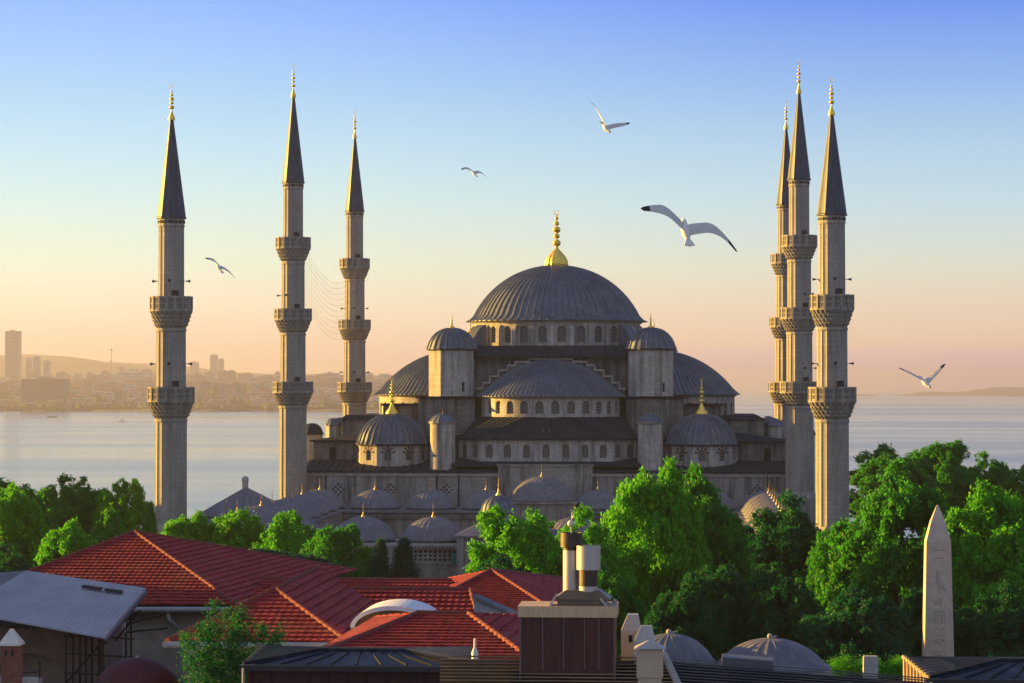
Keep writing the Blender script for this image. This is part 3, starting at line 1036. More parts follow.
# ------------------------------------------------------------------ ground, sea, far shore, air
SEA = -35.0
def ss(a, b, x):
    t = min(1, max(0, (x - a) / (b - a)))
    return t * t * (3 - 2 * t)
def gz(x, y):
    z = -9.0 + 9.0 * ss(170, 245, y)
    z -= 45 * ss(lerp(430, 292, ss(38, 58, abs(x + 19.45))), 760, y)
    return z
def ground():
    ys = [-60, 0, 40, 80, 120, 160, 185, 210, 235, 260, 300, 340, 380, 420, 460, 500, 540, 580, 620, 660, 700, 760, 1500, 5000, 15000, 40000]
    xs = [-30000, -8000, -2500, -900] + list(range(-400, 401, 20)) + [900, 2500, 8000, 30000]
    v, f = [], []
    for y in ys:
        for x in xs:
            v.append((x, y, gz(x, y) + (0 if abs(x) > 800 or y > 800 else .3 * math.sin(x * .13) * math.cos(y * .11))))
    n = len(xs)
    for j in range(len(ys) - 1):
        for i in range(n - 1):
            f.append((j * n + i, j * n + i + 1, (j + 1) * n + i + 1, (j + 1) * n + i))
    m = plain('earth and grass', (.055, .075, .028), (.10, .085, .055), .08, .95)
    tag(MB().add(v, f).build('ground', m, smooth=True, base=(0, 0, 0)), kind='structure')
ground()

def sea():
    m = mat('sea water', (.022, .10, .125), .12, 0, .5)
    b = BS(m)
    b.inputs['IOR'].default_value = 1.33
    v1 = objco(m, (.0012, .0040, 1))
    n1 = noise(m, v1, 1.0, 5, .55)           # slicks and wind lanes
    v2 = objco(m, (.0005, .0013, 1))
    n2 = noise(m, v2, 1.0, 3, .5)
    mm = N(m, 'ShaderNodeMath'); mm.operation = 'ADD'
    L(m, n1, mm.inputs[0]); L(m, n2, mm.inputs[1])
    r = N(m, 'ShaderNodeMapRange')
    r.inputs[1].default_value = .75; r.inputs[2].default_value = 1.25
    r.inputs[3].default_value = .08; r.inputs[4].default_value = .22
    L(m, mm.outputs[0], r.inputs[0])
    L(m, r.outputs[0], b.inputs['Roughness'])
    v3 = objco(m, (.05, .16, 1))
    n3 = noise(m, v3, 1.0, 4, .6)
    bp = bump(m, n3, .30, 2.5)
    mp = N(m, 'ShaderNodeMapRange')
    mp.inputs[1].default_value = .75; mp.inputs[2].default_value = 1.25
    mp.inputs[3].default_value = .10; mp.inputs[4].default_value = .20
    L(m, mm.outputs[0], mp.inputs[0])
    L(m, mp.outputs[0], bp.inputs['Strength'])
    mb = MB()
    mb.quad((-29000, 620, SEA), (29000, 620, SEA), (29000, 39000, SEA), (-29000, 39000, SEA))
    tag(mb.build('sea', m, base=(0, 0, SEA)), kind='structure')
sea()

rng = random.Random(5)
def shore_h(px, y):
    """height of the far shore at photo column px and depth y"""
    y0 = 5350 + 60 * math.sin(px * .031) + 35 * math.sin(px * .11)
    if y < y0: return SEA - 6
    h = SEA + 3 + 36 * ss(y0, y0 + 900, y) + 52 * ss(y0 + 700, 9000, y)
    ridge = lerp(120, 12, ss(-20, 330, px)) * (1 - .6 * ss(0, -160, px))
    h += ridge * ss(9300, 12300, y) + 8 * math.sin(px * .05 + y * .002) * ss(8000, 12000, y)
    return h * 1.0
def far_shore():
    pxs = list(range(-420, 600, 12))
    ys = [5250, 5300, 5340, 5380, 5430, 5500, 5650, 5850, 6100, 6500, 7000, 7600, 8200, 8800, 9400, 10000, 10600, 11200, 11800, 12400, 13200, 14500]
    v, f = [], []
    for y in ys:
        for p in pxs:
            e = 1 - ss(500, 588, p)
            v.append((at(p, 386, y).x, y, lerp(SEA - 6, shore_h(p, y), e)))
    n = len(pxs)
    for j in range(len(ys) - 1):
        for i in range(n - 1):
            f.append((j * n + i, j * n + i + 1, (j + 1) * n + i + 1, (j + 1) * n + i))
    m = plain('distant wooded slope', (.045, .05, .045), (.085, .08, .07), .004, .95)
    tag(MB().add(v, f).build('far_shore', m, smooth=True, base=(0, 0, SEA)), kind='structure')
    # faint headland beyond the open sea on the right
    v, f = [], []
    pxs = list(range(840, 1400, 14))
    ys = [13800, 14000, 14400, 15000, 16000]
    for j, y in enumerate(ys):
        for p in pxs:
            hh = (lerp(4, 90, ss(850, 1150, p)) + 7 * math.sin(p * .09)) * (0, .25, .7, 1, .6)[j]
            v.append((at(p, 386, y).x, y, SEA - 3 + hh))
    n = len(pxs)
    for j in range(len(ys) - 1):
        for i in range(n - 1):
            f.append((j * n + i, j * n + i + 1, (j + 1) * n + i + 1, (j + 1) * n + i))
    tag(MB().add(v, f).build('far_headland', m, smooth=True, base=(0, 0, SEA)), kind='structure')
far_shore()

def city():
    walls = [plain('far plaster ' + n, c, [x * .8 for x in c], .05) for n, c in (('cream', (.5, .43, .33)), ('white', (.62, .58, .52)), ('ochre', (.42, .30, .2)), ('grey', (.3, .29, .28)))]
    roofm = plain('far red roofs', (.30, .10, .06), (.22, .08, .05), .05)
    glassm = plain('far windows', (.06, .065, .07), (.09, .09, .095), .05, .4)
    def far_house(px, y, w, d, h, stuff=None, roof=True):
        p = at(px, 386, y)
        z = shore_h(px, y) - 2
        mb = stuff or MB()
        mb.box(p.x - w / 2, p.x + w / 2, y, y + d, z, z + h + 2, 0)
        if roof:
            mb.frustum([(p.x - w / 2 - .6, y - .6), (p.x + w / 2 + .6, y - .6), (p.x + w / 2 + .6, y + d + .6), (p.x - w / 2 - .6, y + d + .6)], z + h + 2, [(p.x - w * .12, y + d * .4), (p.x + w * .12, y + d * .4), (p.x + w * .12, y + d * .6), (p.x - w * .12, y + d * .6)], z + h + 2 + w * .16, 1)
        k = int(h // 3.6)
        for i in range(k):
            zz = z + 3.4 + i * 3.6
            mb.box(p.x - w / 2 + 1, p.x + w / 2 - 1, y - .12, y, zz, zz + 1.5, 2)
        return mb
    spots = []
    while len(spots) < 620:
        px = rng.uniform(-40, 452)
        y = 5480 + 2700 * rng.random() ** 1.35
        spots.append((px, y))
    spots.sort(key=lambda s: s[1])
    st = [MB() for _ in walls]
    for i, (px, y) in enumerate(spots):
        w, d, h = rng.uniform(14, 34), rng.uniform(14, 26), rng.choice((7, 9, 12, 14, 16, 20, 24))
        k = rng.randrange(4)
        roof = rng.random() < .6
        vis = not (150 < px < 192 or 272 < px < 312 or 338 < px < 372)
        if i < 300 and vis and i % 2 == 0:
            o = far_house(px, y, w, d, h, None, roof).build('far_house', [walls[k], roofm, glassm])
            tag(o, 'small hazy house in the far hillside city across the water', 'house', 'houses of the far city')
        else:
            far_house(px, y, w, d, h, st[k], roof)
    for k, s in enumerate(st):
        tag(s.build('distant_city', [walls[k], roofm, glassm], base=(0, 0, SEA)), 'dense hazy mass of houses on the far shore', 'city', kind='stuff')
    # buildings of the skyline one can tell apart: px left, px right, top y, depth
    def block(name, label, cat, x0, x1, top, y, wallm, base=None, fl=4.0, group=None):
        a, b = at(x0, top, y), at(x1, top, y)
        z0 = shore_h((x0 + x1) / 2, y) - 3 if base is None else base
        d = max(14, (b.x - a.x) * .7)
        t = thing(name, label, cat, ((a.x + b.x) / 2, y, z0), group)
        m = MB(); m.box(a.x, b.x, y, y + d, z0, a.z)
        m.box(lerp(a.x, b.x, .3), lerp(a.x, b.x, .62), y + d * .3, y + d * .6, a.z, a.z + 3.5)
        m.build('wall', wallm, t)
        g = MB()
        n = max(2, int((a.z - z0) / fl))
        for i in range(1, n):
            zz = lerp(z0, a.z, i / n)
            g.box(a.x + 1.2, b.x - 1.2, y - .25, y, zz, zz + fl * .42)
        g.build('window_band', glassm, t)
        return t
    grey = plain('hazy tower cladding', (.34, .34, .36), (.27, .27, .29), .02)
    block('tower_block', 'tall slab skyscraper standing alone at the far left of the skyline', 'skyscraper', 5, 19, 331, 7600, grey)
    block('tower_block', 'narrow hazy tower, left one of three short towers right of the skyscraper', 'tower', 26, 31, 358, 8000, grey)
    block('tower_block', 'widest middle one of three short towers right of the skyscraper', 'tower', 33, 39.5, 357, 7900, grey)
    block('tower_block', 'right hand lower one of three short towers right of the skyscraper', 'tower', 43.5, 49.5, 361, 7950, grey)
    block('tower_block', 'hazy tower pair member, taller left one above city between the left minarets', 'tower', 210, 217, 355, 9800, grey)
    block('tower_block', 'hazy tower pair member, shorter right one above city between the left minarets', 'tower', 218, 223.5, 359, 9900, grey)
    block('tower_block', 'faint wide tower block just right of the leftmost minaret', 'tower', 190, 198, 362, 9700, grey)
    block('tower_block', 'faint apartment tower on skyline left of the leftmost minaret', 'tower', 119, 124, 367, 9000, grey)
    block('tower_block', 'low faint apartment tower beside the antenna mast on the skyline', 'tower', 127, 137, 369, 8800, grey)
    block('tower_block', 'faint flat tower on skyline right of second minaret', 'tower', 322, 338, 373, 7800, grey)
    block('tower_block', 'faint flat tower on skyline between third minaret and mosque domes', 'tower', 384, 392, 375, 7800, grey)
    block('tower_block', 'broad grey block on skyline left of second minaret', 'tower', 238, 252, 374, 8200, grey)
    block('large_block', 'large square dark building by the far shore at left', 'building', 21, 63, 379, 5560, plain('dark concrete', (.20, .185, .17), (.16, .15, .14), .02), base=-24)  # darker concrete than the other far blocks
    block('flat_block', 'long pale flat building on the far skyline left of leftmost minaret', 'building', 117, 146, 372, 7300, walls[1])
    a = at(111.5, 349, 8600)
    z0 = shore_h(111, 8600)
    mb = MB()
    mb.tube([(a.x, 8600, z0), (a.x, 8600, a.z)], 2.2, 5, r1=.8)
    mb.ball((a.x, 8600, a.z - 3), 4, 8)
    mb.ball((a.x - 2, 8600, lerp(z0, a.z, .55)), 4, 8)
    tag(mb.build('antenna_mast', grey), 'thin hazy antenna mast on the far skyline', 'mast')
    # woods along the waterline
    mb = MB()
    for i in range(900):
        px = rng.uniform(-60, 470)
        y = 5420 + 420 * rng.random() ** 2 + (rng.random() < .3) * rng.uniform(0, 1800)
        p = at(px, 386, y)
        r = rng.uniform(5, 11)
        mb.lathe([(r * .5, -2), (r, r * .5), (r * .75, r * 1.1), (r * .1, r * 1.45)], (p.x, y, shore_h(px, y) - 1), 6)
    tag(mb.build('far_woods', plain('far foliage', (.03, .05, .018), (.05, .075, .025), .05), base=(0, 0, SEA)), 'dark hazy band of trees along the far waterline', 'woods', kind='stuff')
city()

def boats():
    white = plain('boat paint', (.75, .74, .70), (.6, .58, .55), 2, .4)
    dark = plain('boat hull paint', (.10, .11, .13), (.07, .08, .09), 2, .4)
    foam = plain('boat wake foam', (.75, .76, .78), (.55, .58, .62), .3, .8)
    def boat(px, py, ln, hull, label, wake=0, cabin=True):
        Y = (CAMZ - SEA) * F / (py - HZ)
        p = at(px, py, Y)
        t = thing('boat', label, 'boat', (p.x, Y, SEA))
        m = MB()
        st = [(-.5, .12, .0), (-.3, .15, 0), (.2, .15, 0), (.42, .07, .02), (.5, .005, .04)]
        P = []
        for s, w, r in st:
            P += [(p.x + s * ln, Y - w * ln * .7, SEA - .5), (p.x + s * ln, Y - w * ln, SEA + ln * (.10 + r)), (p.x + s * ln, Y + w * ln, SEA + ln * (.10 + r)), (p.x + s * ln, Y + w * ln * .7, SEA - .5)]
        f = [(0, 1, 2, 3)]
        for i in range(len(st) - 1):
            for k in range(3):
                f.append((i * 4 + k, i * 4 + k + 1, i * 4 + 5 + k, i * 4 + 4 + k))
        m.add(P, f)
        m.build('hull', hull, t)
        if cabin:
            c = MB()
            c.box(p.x - ln * .3, p.x + ln * .15, Y - ln * .1, Y + ln * .1, SEA + ln * .10, SEA + ln * .21)
            c.box(p.x - ln * .12, p.x + ln * .1, Y - ln * .08, Y + ln * .08, SEA + ln * .21, SEA + ln * .29)
            c.build('cabin', white, t)
        s = MB()
        s.tube([(p.x - ln * .05, Y, SEA + ln * .1), (p.x - ln * .05, Y, SEA + ln * .42)], ln * .012, 5)
        s.build('mast', dark, t)
        if wake:
            w = MB()
            for k in range(14):
                t0 = k / 14
                w.box(p.x - wake * .1 + (t0 - .25) * wake * 1.2, p.x - wake * .1 + (t0 - .25) * wake * 1.2 + wake * .1, Y - ln * (.3 + .9 * rng.random()), Y + ln * .6 * rng.random(), SEA + .05 + .001 * k, SEA + .25 + .3 * rng.random())
            tag(w.build('wake', foam), kind='structure')
    boat(122.5, 422.5, 15, white, 'white ferry trailing a pale wake, left of the leftmost minaret', 55)
    boat(22, 416.5, 10, white, 'small pale boat nearest the left edge of the picture', cabin=True)
    boat(44.5, 415.5, 11, white, 'small pale boat below the big shore building, left of a dark boat')
    boat(52.5, 417.8, 17, dark, 'low dark boat on the water below the big shore building', cabin=False)
boats()

def haze():
    mb = MB()
    mb.box(-34000, 34000, -1500, 42000, -49, 235)
    m = bpy.data.materials.new('haze air')
    m.use_nodes = True
    m.node_tree.nodes.clear()
    o = N(m, 'ShaderNodeOutputMaterial')
    v = N(m, 'ShaderNodeVolumePrincipled')
    v.inputs['Color'].default_value = (.52, .535, .76, 1)
    v.inputs['Density'].default_value = 0.000082
    v.inputs['Anisotropy'].default_value = 0.4
    L(m, v.outputs[0], o.inputs['Volume'])
    tag(mb.build('haze', m, base=(0, 0, -49)), 'thin warm morning haze lying over water and city', 'haze', kind='stuff')
haze()
# ------------------------------------------------------------------ trees
def leaf_mat(name, dark, light, trans):
    m = bpy.data.materials.new(name)
    m.use_nodes = True
    b = BS(m)
    b.inputs['Roughness'].default_value = .55
    b.inputs['Specular IOR Level'].default_value = .12
    g = N(m, 'ShaderNodeNewGeometry')
    oi = N(m, 'ShaderNodeObjectInfo')
    col = cramp(m, g.outputs['Random Per Island'], [(0, dark), (1, light)])
    hs = N(m, 'ShaderNodeHueSaturation')
    mr = N(m, 'ShaderNodeMapRange')
    mr.inputs[3].default_value = .485; mr.inputs[4].default_value = .515
    L(m, oi.outputs['Random'], mr.inputs[0])
    L(m, mr.outputs[0], hs.inputs['Hue'])
    L(m, col, hs.inputs['Color'])
    L(m, hs.outputs[0], b.inputs['Base Color'])
    t = N(m, 'ShaderNodeBsdfTranslucent')
    t.inputs[0].default_value = (*trans, 1)
    x = N(m, 'ShaderNodeMixShader')
    x.inputs[0].default_value = .38
    out = m.node_tree.nodes['Material Output']
    L(m, b.outputs[0], x.inputs[1])
    L(m, t.outputs[0], x.inputs[2])
    L(m, x.outputs[0], out.inputs['Surface'])
    return m
LEAF = {
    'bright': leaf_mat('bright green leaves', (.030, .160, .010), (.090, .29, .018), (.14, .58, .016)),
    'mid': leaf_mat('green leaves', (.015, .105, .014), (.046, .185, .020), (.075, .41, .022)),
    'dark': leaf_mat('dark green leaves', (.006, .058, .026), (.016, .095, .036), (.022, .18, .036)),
    'blue': leaf_mat('blue green needles', (.005, .048, .030), (.013, .078, .046), (.014, .11, .045)),
}
M['bark'] = plain('bark', (.10, .075, .055), (.05, .04, .03), 3, .9, (3, 3, .5))

def crown_data(seed, kind, nclump, nleaf, leaf):
    """leaf quads for a crown of unit radius standing on z = 0 .. about 2"""
    g = np.random.default_rng(seed)
    cs = []
    if kind == 'broad':
        lobes = []
        ph = g.uniform(0, 6.28, 4)
        for i in range(150):                       # leafy tufts at the ends of the boughs
            u = g.uniform(-.92, 1); a = g.uniform(0, 2 * PI)
            sh = g.uniform(.80, 1.0) if i < 105 else g.uniform(.25, .75)
            env = .84 * (1 + .08 * math.sin(2 * a + ph[0]) + .07 * math.sin(3 * a + 4 * u + ph[1]) + .05 * math.sin(5 * u + a + ph[2]))
            c = math.sqrt(1 - u * u) * (1.0 if u < .2 else 1 - .12 * u)
            lobes.append((env * sh * c * math.cos(a), env * sh * c * math.sin(a), 1.0 + env * sh * u * 1.02, g.uniform(.11, .21)))
        wgt = np.array([q[3] ** 2 for q in lobes]); wgt /= wgt.sum()
        pick = g.choice(len(lobes), size=nclump * 3, p=wgt)
        k = 0
        while len(cs) < nclump and k < len(pick):
            x, y, z, r = lobes[pick[k]]; k += 1
            d = g.normal(size=3); d /= np.linalg.norm(d)
            if d[2] < -.5: continue
            c = np.array([x, y, z]) + d * r * (g.uniform(.35, 1.0) ** .5)
            cs.append((c, d, .030))
    elif kind == 'conifer':
        while len(cs) < nclump:
            z = g.uniform(.02, 1) ** 1.25; a = g.uniform(0, 2 * PI)
            tier = .75 + .25 * math.cos(z * 60)
            r = (1 - z) * (.9 + .15 * math.sin(a * 5 + z * 20)) * tier * g.uniform(.55, 1.02) + .02
            c = np.array([r * math.cos(a), r * math.sin(a), z * 2.0])
            cs.append((c, np.array([math.cos(a), math.sin(a), -.2]), .075))
    elif kind == 'plume':
        pl = [(-.78 + 1.56 * i / 15, g.uniform(-.5, .5), g.uniform(1.2, 2.0) * (1 - .25 * abs(-1 + i / 7.5)), g.uniform(.15, .26)) for i in range(16)]
        while len(cs) < nclump:
            x, y, h, r = pl[g.integers(len(pl))]
            z = g.uniform(0, 1); a = g.uniform(0, 2 * PI)
            rr = r * (1 - z ** 2.2) ** .6 * g.uniform(.6, 1.05)
            c = np.array([x * (.75 + .35 * z) + rr * math.cos(a), y * (.75 + .35 * z) + rr * math.sin(a), z * h])
            cs.append((c, np.array([math.cos(a), math.sin(a), .5]), .06))
    elif kind == 'hedge':
        while len(cs) < nclump:
            c = np.array([g.uniform(-1, 1), g.uniform(-.35, .35), g.uniform(.2, 1.0)])
            if c[2] > .75 + .25 * math.sin(c[0] * 9): continue
            cs.append((c, np.array([0, 0, 1.0]), .09))
    V = []
    for c, d, sd in cs:
        p = c + g.normal(size=(nleaf, 3)) * sd * np.array([1, 1, .85])
        nrm = d * .55 + g.normal(size=(nleaf, 3)) * .6 + np.array([0, 0, .35])
        nrm /= np.linalg.norm(nrm, axis=1)[:, None]
        t = np.cross(nrm, g.normal(size=(nleaf, 3))); t /= np.linalg.norm(t, axis=1)[:, None]
        bt = np.cross(nrm, t)
        s = leaf * g.uniform(.6, 1.25, size=(nleaf, 1))
        V.append(np.stack([p - t * s, p + bt * s * .62, p + t * s, p - bt * s * .62], axis=1))
    V = np.concatenate(V).reshape(-1, 3)
    n = len(V) // 4
    me = bpy.data.meshes.new('crown')
    me.vertices.add(n * 4)
    me.vertices.foreach_set('co', V.astype(np.float32).ravel())
    me.loops.add(n * 4)
    me.loops.foreach_set('vertex_index', np.arange(n * 4, dtype=np.int32))
    me.polygons.add(n)
    me.polygons.foreach_set('loop_start', np.arange(n, dtype=np.int32) * 4)
    me.polygons.foreach_set('loop_total', np.full(n, 4, dtype=np.int32))
    me.update(calc_edges=True)
    return me
PROTO = {}
def proto(kind, v, m):
    key = (kind, v)
    if key not in PROTO:
        n = {'broad': (2700, 30, .0255), 'conifer': (900, 40, .024), 'plume': (700, 40, .022), 'hedge': (300, 40, .03)}[kind]
        PROTO[key] = crown_data(11 + v * 7 + len(kind), kind, *n)
        PROTO[key].materials.append(LEAF['mid'])
    o = link(bpy.data.objects.new('crown', PROTO[key]))
    o.material_slots[0].link = 'OBJECT'
    o.material_slots[0].material = LEAF[m]
    return o
TRUNK = {}
def trunk_mesh(v):
    if v not in TRUNK:
        g = random.Random(v)
        mb = MB()
        mb.tube([(0, 0, 0), (.02, .01, .25), (.0, -.02, .55), (.03, 0, 1.0)], .085, 8, r1=.03)
        for k in range(7):
            a = g.uniform(0, 2 * PI); z = g.uniform(.5, .85)
            mb.tube([(0, 0, z * .8), (.16 * math.cos(a), .16 * math.sin(a), z * .8 + .08), (.4 * math.cos(a), .4 * math.sin(a), z * .8 + g.uniform(.15, .25))], .035, 5, r1=.008)
        o = mb.build('trunk', M['bark'], base=(0, 0, 0))
        TRUNK[v] = o.data
        bpy.data.objects.remove(o)
    return TRUNK[v]
def tree(px0, px1, ptop, pbot, Y, kind, m, v, label, name=None, cat='tree', group='trees around the mosque', rz=None):
    """crown between photo columns px0..px1, top at ptop, underside near pbot, standing at depth Y"""
    c = at((px0 + px1) / 2, ptop, Y)
    w = (at(px1, ptop, Y) - at(px0, ptop, Y)).length / 2
    zt, zb = c.z, at(px0, pbot, Y).z
    z0 = gz(c.x, Y) - .2
    zb = max(zb, z0 + .3)
    t = thing(name or ('conifer_tree' if kind == 'conifer' else 'leafy_tree'), label, cat, (c.x, Y, z0), group)
    o = proto(kind, v, m)
    o.parent = t
    me = o.data
    co = np.empty(len(me.vertices) * 3, dtype=np.float32)
    me.vertices.foreach_get('co', co)
    co = co.reshape(-1, 3)
    rot = rz if rz is not None else v * 1.7 + c.x
    xr = co[:, 0] * math.cos(rot) - co[:, 1] * math.sin(rot)
    wid = (np.percentile(xr, 99) - np.percentile(xr, 1)) / 2
    hh, low = float(np.percentile(co[:, 2], 99.9)), float(np.percentile(co[:, 2], 2))
    sz = (zt - zb) / (hh - low)
    o.location = (0, 0, zb - z0 - low * sz)
    o.scale = (w / wid, w / wid, sz)
    o.location.x -= (np.percentile(xr, 99) + np.percentile(xr, 1)) / 2 * w / wid
    o.rotation_euler = (0, 0, rot)
    tr = link(bpy.data.objects.new('trunk', trunk_mesh(v % 3)))
    tr.parent = t
    h = (zb - z0) + sz * {'broad': 1.0, 'conifer': 1.6, 'plume': .5, 'hedge': .4}[kind]
    tr.scale = (w * .9, w * .9, h)
    return t

TREES = [
    # left wood, in front of the water
    (-70, 45, 470, 600, 262, 'broad', 'mid', 0, 'large leafy tree cut by the left edge, its crown against the water'),
    (30, 92, 477, 600, 285, 'broad', 'mid', 1, 'leafy tree against the water, second crown from the left edge'),
    (58, 122, 479, 596, 275, 'broad', 'mid', 7, 'leafy tree against the water, in the middle of the left wood'),
    (94, 152, 480, 590, 268, 'broad', 'bright', 6, 'yellow green tree left of the leftmost minaret foot'),
    (140, 162, 502, 560, 255, 'conifer', 'mid', 0, 'small pointed conifer right beside the leftmost minaret foot'),
    (-30, 52, 488, 620, 225, 'broad', 'bright', 2, 'bright green tree at the left edge, below the tallest left crown'),
    (36, 98, 522, 620, 215, 'broad', 'bright', 4, 'rounded bright green tree in front of the left wood, above the red roof'),
    (-40, 40, 545, 640, 200, 'broad', 'dark', 1, 'dark tree at the left edge just above the grey metal canopy'),
    (85, 150, 515, 620, 222, 'broad', 'mid', 0, 'shaded tree behind the peak of the large red roof'),
    # between the large red roof and the forecourt
    (150, 222, 514, 606, 236, 'broad', 'bright', 5, 'bright tree just right of the large red roof peak'),
    (200, 276, 511, 612, 236, 'broad', 'bright', 3, 'bright tree before the pyramidal pavilion roof'),
    (250, 328, 513, 612, 232, 'broad', 'bright', 6, 'bright tree below the left row of small domes'),
    (300, 372, 526, 616, 225, 'broad', 'mid', 2, 'green tree left of the two dark conifers'),
    (200, 345, 550, 616, 190, 'broad', 'blue', 4, 'low wide blue green tree above the red roof valley'),
    (364, 398, 539, 604, 222, 'conifer', 'blue', 1, 'dark conifer, left one of a pair before the forecourt wall'),
    (384, 424, 538, 604, 224, 'conifer', 'blue', 2, 'dark conifer, right one of a pair before the forecourt wall'),
    # middle
    (470, 572, 509, 630, 190, 'broad', 'bright', 3, 'bright yellow green tree behind the red roof, left of the twin flues'),
    (540, 628, 511, 646, 196, 'broad', 'bright', 1, 'bright green tree directly behind the twin flues'),
    (468, 540, 556, 625, 180, 'broad', 'dark', 0, 'low shaded tree under the yellow green tree behind the red roof'),
    (592, 706, 466, 668, 202, 'broad', 'bright', 5, 'tall bright tree right of the twin flues, largest crown before the mosque'),
    (648, 750, 470, 660, 208, 'broad', 'mid', 4, 'tall green tree merging with the right side of the largest crown'),
    (560, 640, 560, 660, 178, 'broad', 'mid', 0, 'shaded green tree at the foot of the largest crown, behind the flues'),
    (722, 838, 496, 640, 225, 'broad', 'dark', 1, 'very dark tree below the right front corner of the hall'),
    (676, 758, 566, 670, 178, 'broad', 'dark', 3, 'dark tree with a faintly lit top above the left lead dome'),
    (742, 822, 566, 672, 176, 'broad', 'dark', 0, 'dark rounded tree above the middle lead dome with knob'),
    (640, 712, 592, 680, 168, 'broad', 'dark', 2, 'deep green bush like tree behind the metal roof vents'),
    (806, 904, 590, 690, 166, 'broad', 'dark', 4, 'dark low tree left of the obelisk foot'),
    (800, 868, 528, 650, 216, 'broad', 'mid', 2, 'shaded green tree at the foot of the rightmost minaret'),
    # right
    (832, 964, 466, 672, 212, 'broad', 'mid', 7, 'big green tree behind the obelisk, right of the right hand minaret'),
    (850, 930, 446, 520, 318, 'broad', 'mid', 0, 'distant dark tree against the sea right of the rightmost minaret'),
    (905, 978, 442, 520, 326, 'broad', 'mid', 2, 'distant tallest tree against the sea above the big green tree'),
    (960, 1012, 453, 520, 330, 'broad', 'mid', 1, 'distant rounded tree against the sea near the right edge'),
    (998, 1050, 466, 530, 322, 'broad', 'mid', 3, 'distant tree against the sea cut by the right edge'),
    (934, 1060, 486, 650, 205, 'broad', 'bright', 4, 'bright yellow green tree at the right edge, right of the obelisk tip'),
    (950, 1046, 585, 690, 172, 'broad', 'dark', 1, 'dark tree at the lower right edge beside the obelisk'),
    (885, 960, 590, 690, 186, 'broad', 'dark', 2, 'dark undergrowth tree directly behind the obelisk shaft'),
]
for a in TREES:
    tree(*a)
tree(820, 908, 655, 674, 118, 'hedge', 'bright', 0, 'row of clipped yellow green hedge behind the dark slatted roof', 'hedge', 'hedge', None, rz=0)
tree(187, 281, 600, 705, 62, 'plume', 'dark', 1, 'upright feathery shrub growing before the red roofs beside the stone chimney', 'plume_shrub', 'shrub', None)
# unseen trees added further left to shade the forecourt in the low sun
for k, (x, y, h) in enumerate(((-94, 282, 17), (-103, 300, 18), (-108, 318, 25), (-114, 334, 26), (-119, 350, 24), (-92, 268, 16))):
    t = thing('leafy_tree', 'unseen leafy tree added left of the forecourt to shade it', 'tree', (x, y, -.2), 'added shade trees')
    o = proto('broad', k % 5, 'mid'); o.parent = t
    o.scale = (7, 7, h / 2.0); o.location = (0, 0, .3)
    tr = link(bpy.data.objects.new('trunk', trunk_mesh(k % 3))); tr.parent = t; tr.scale = (5, 5, h * .6)

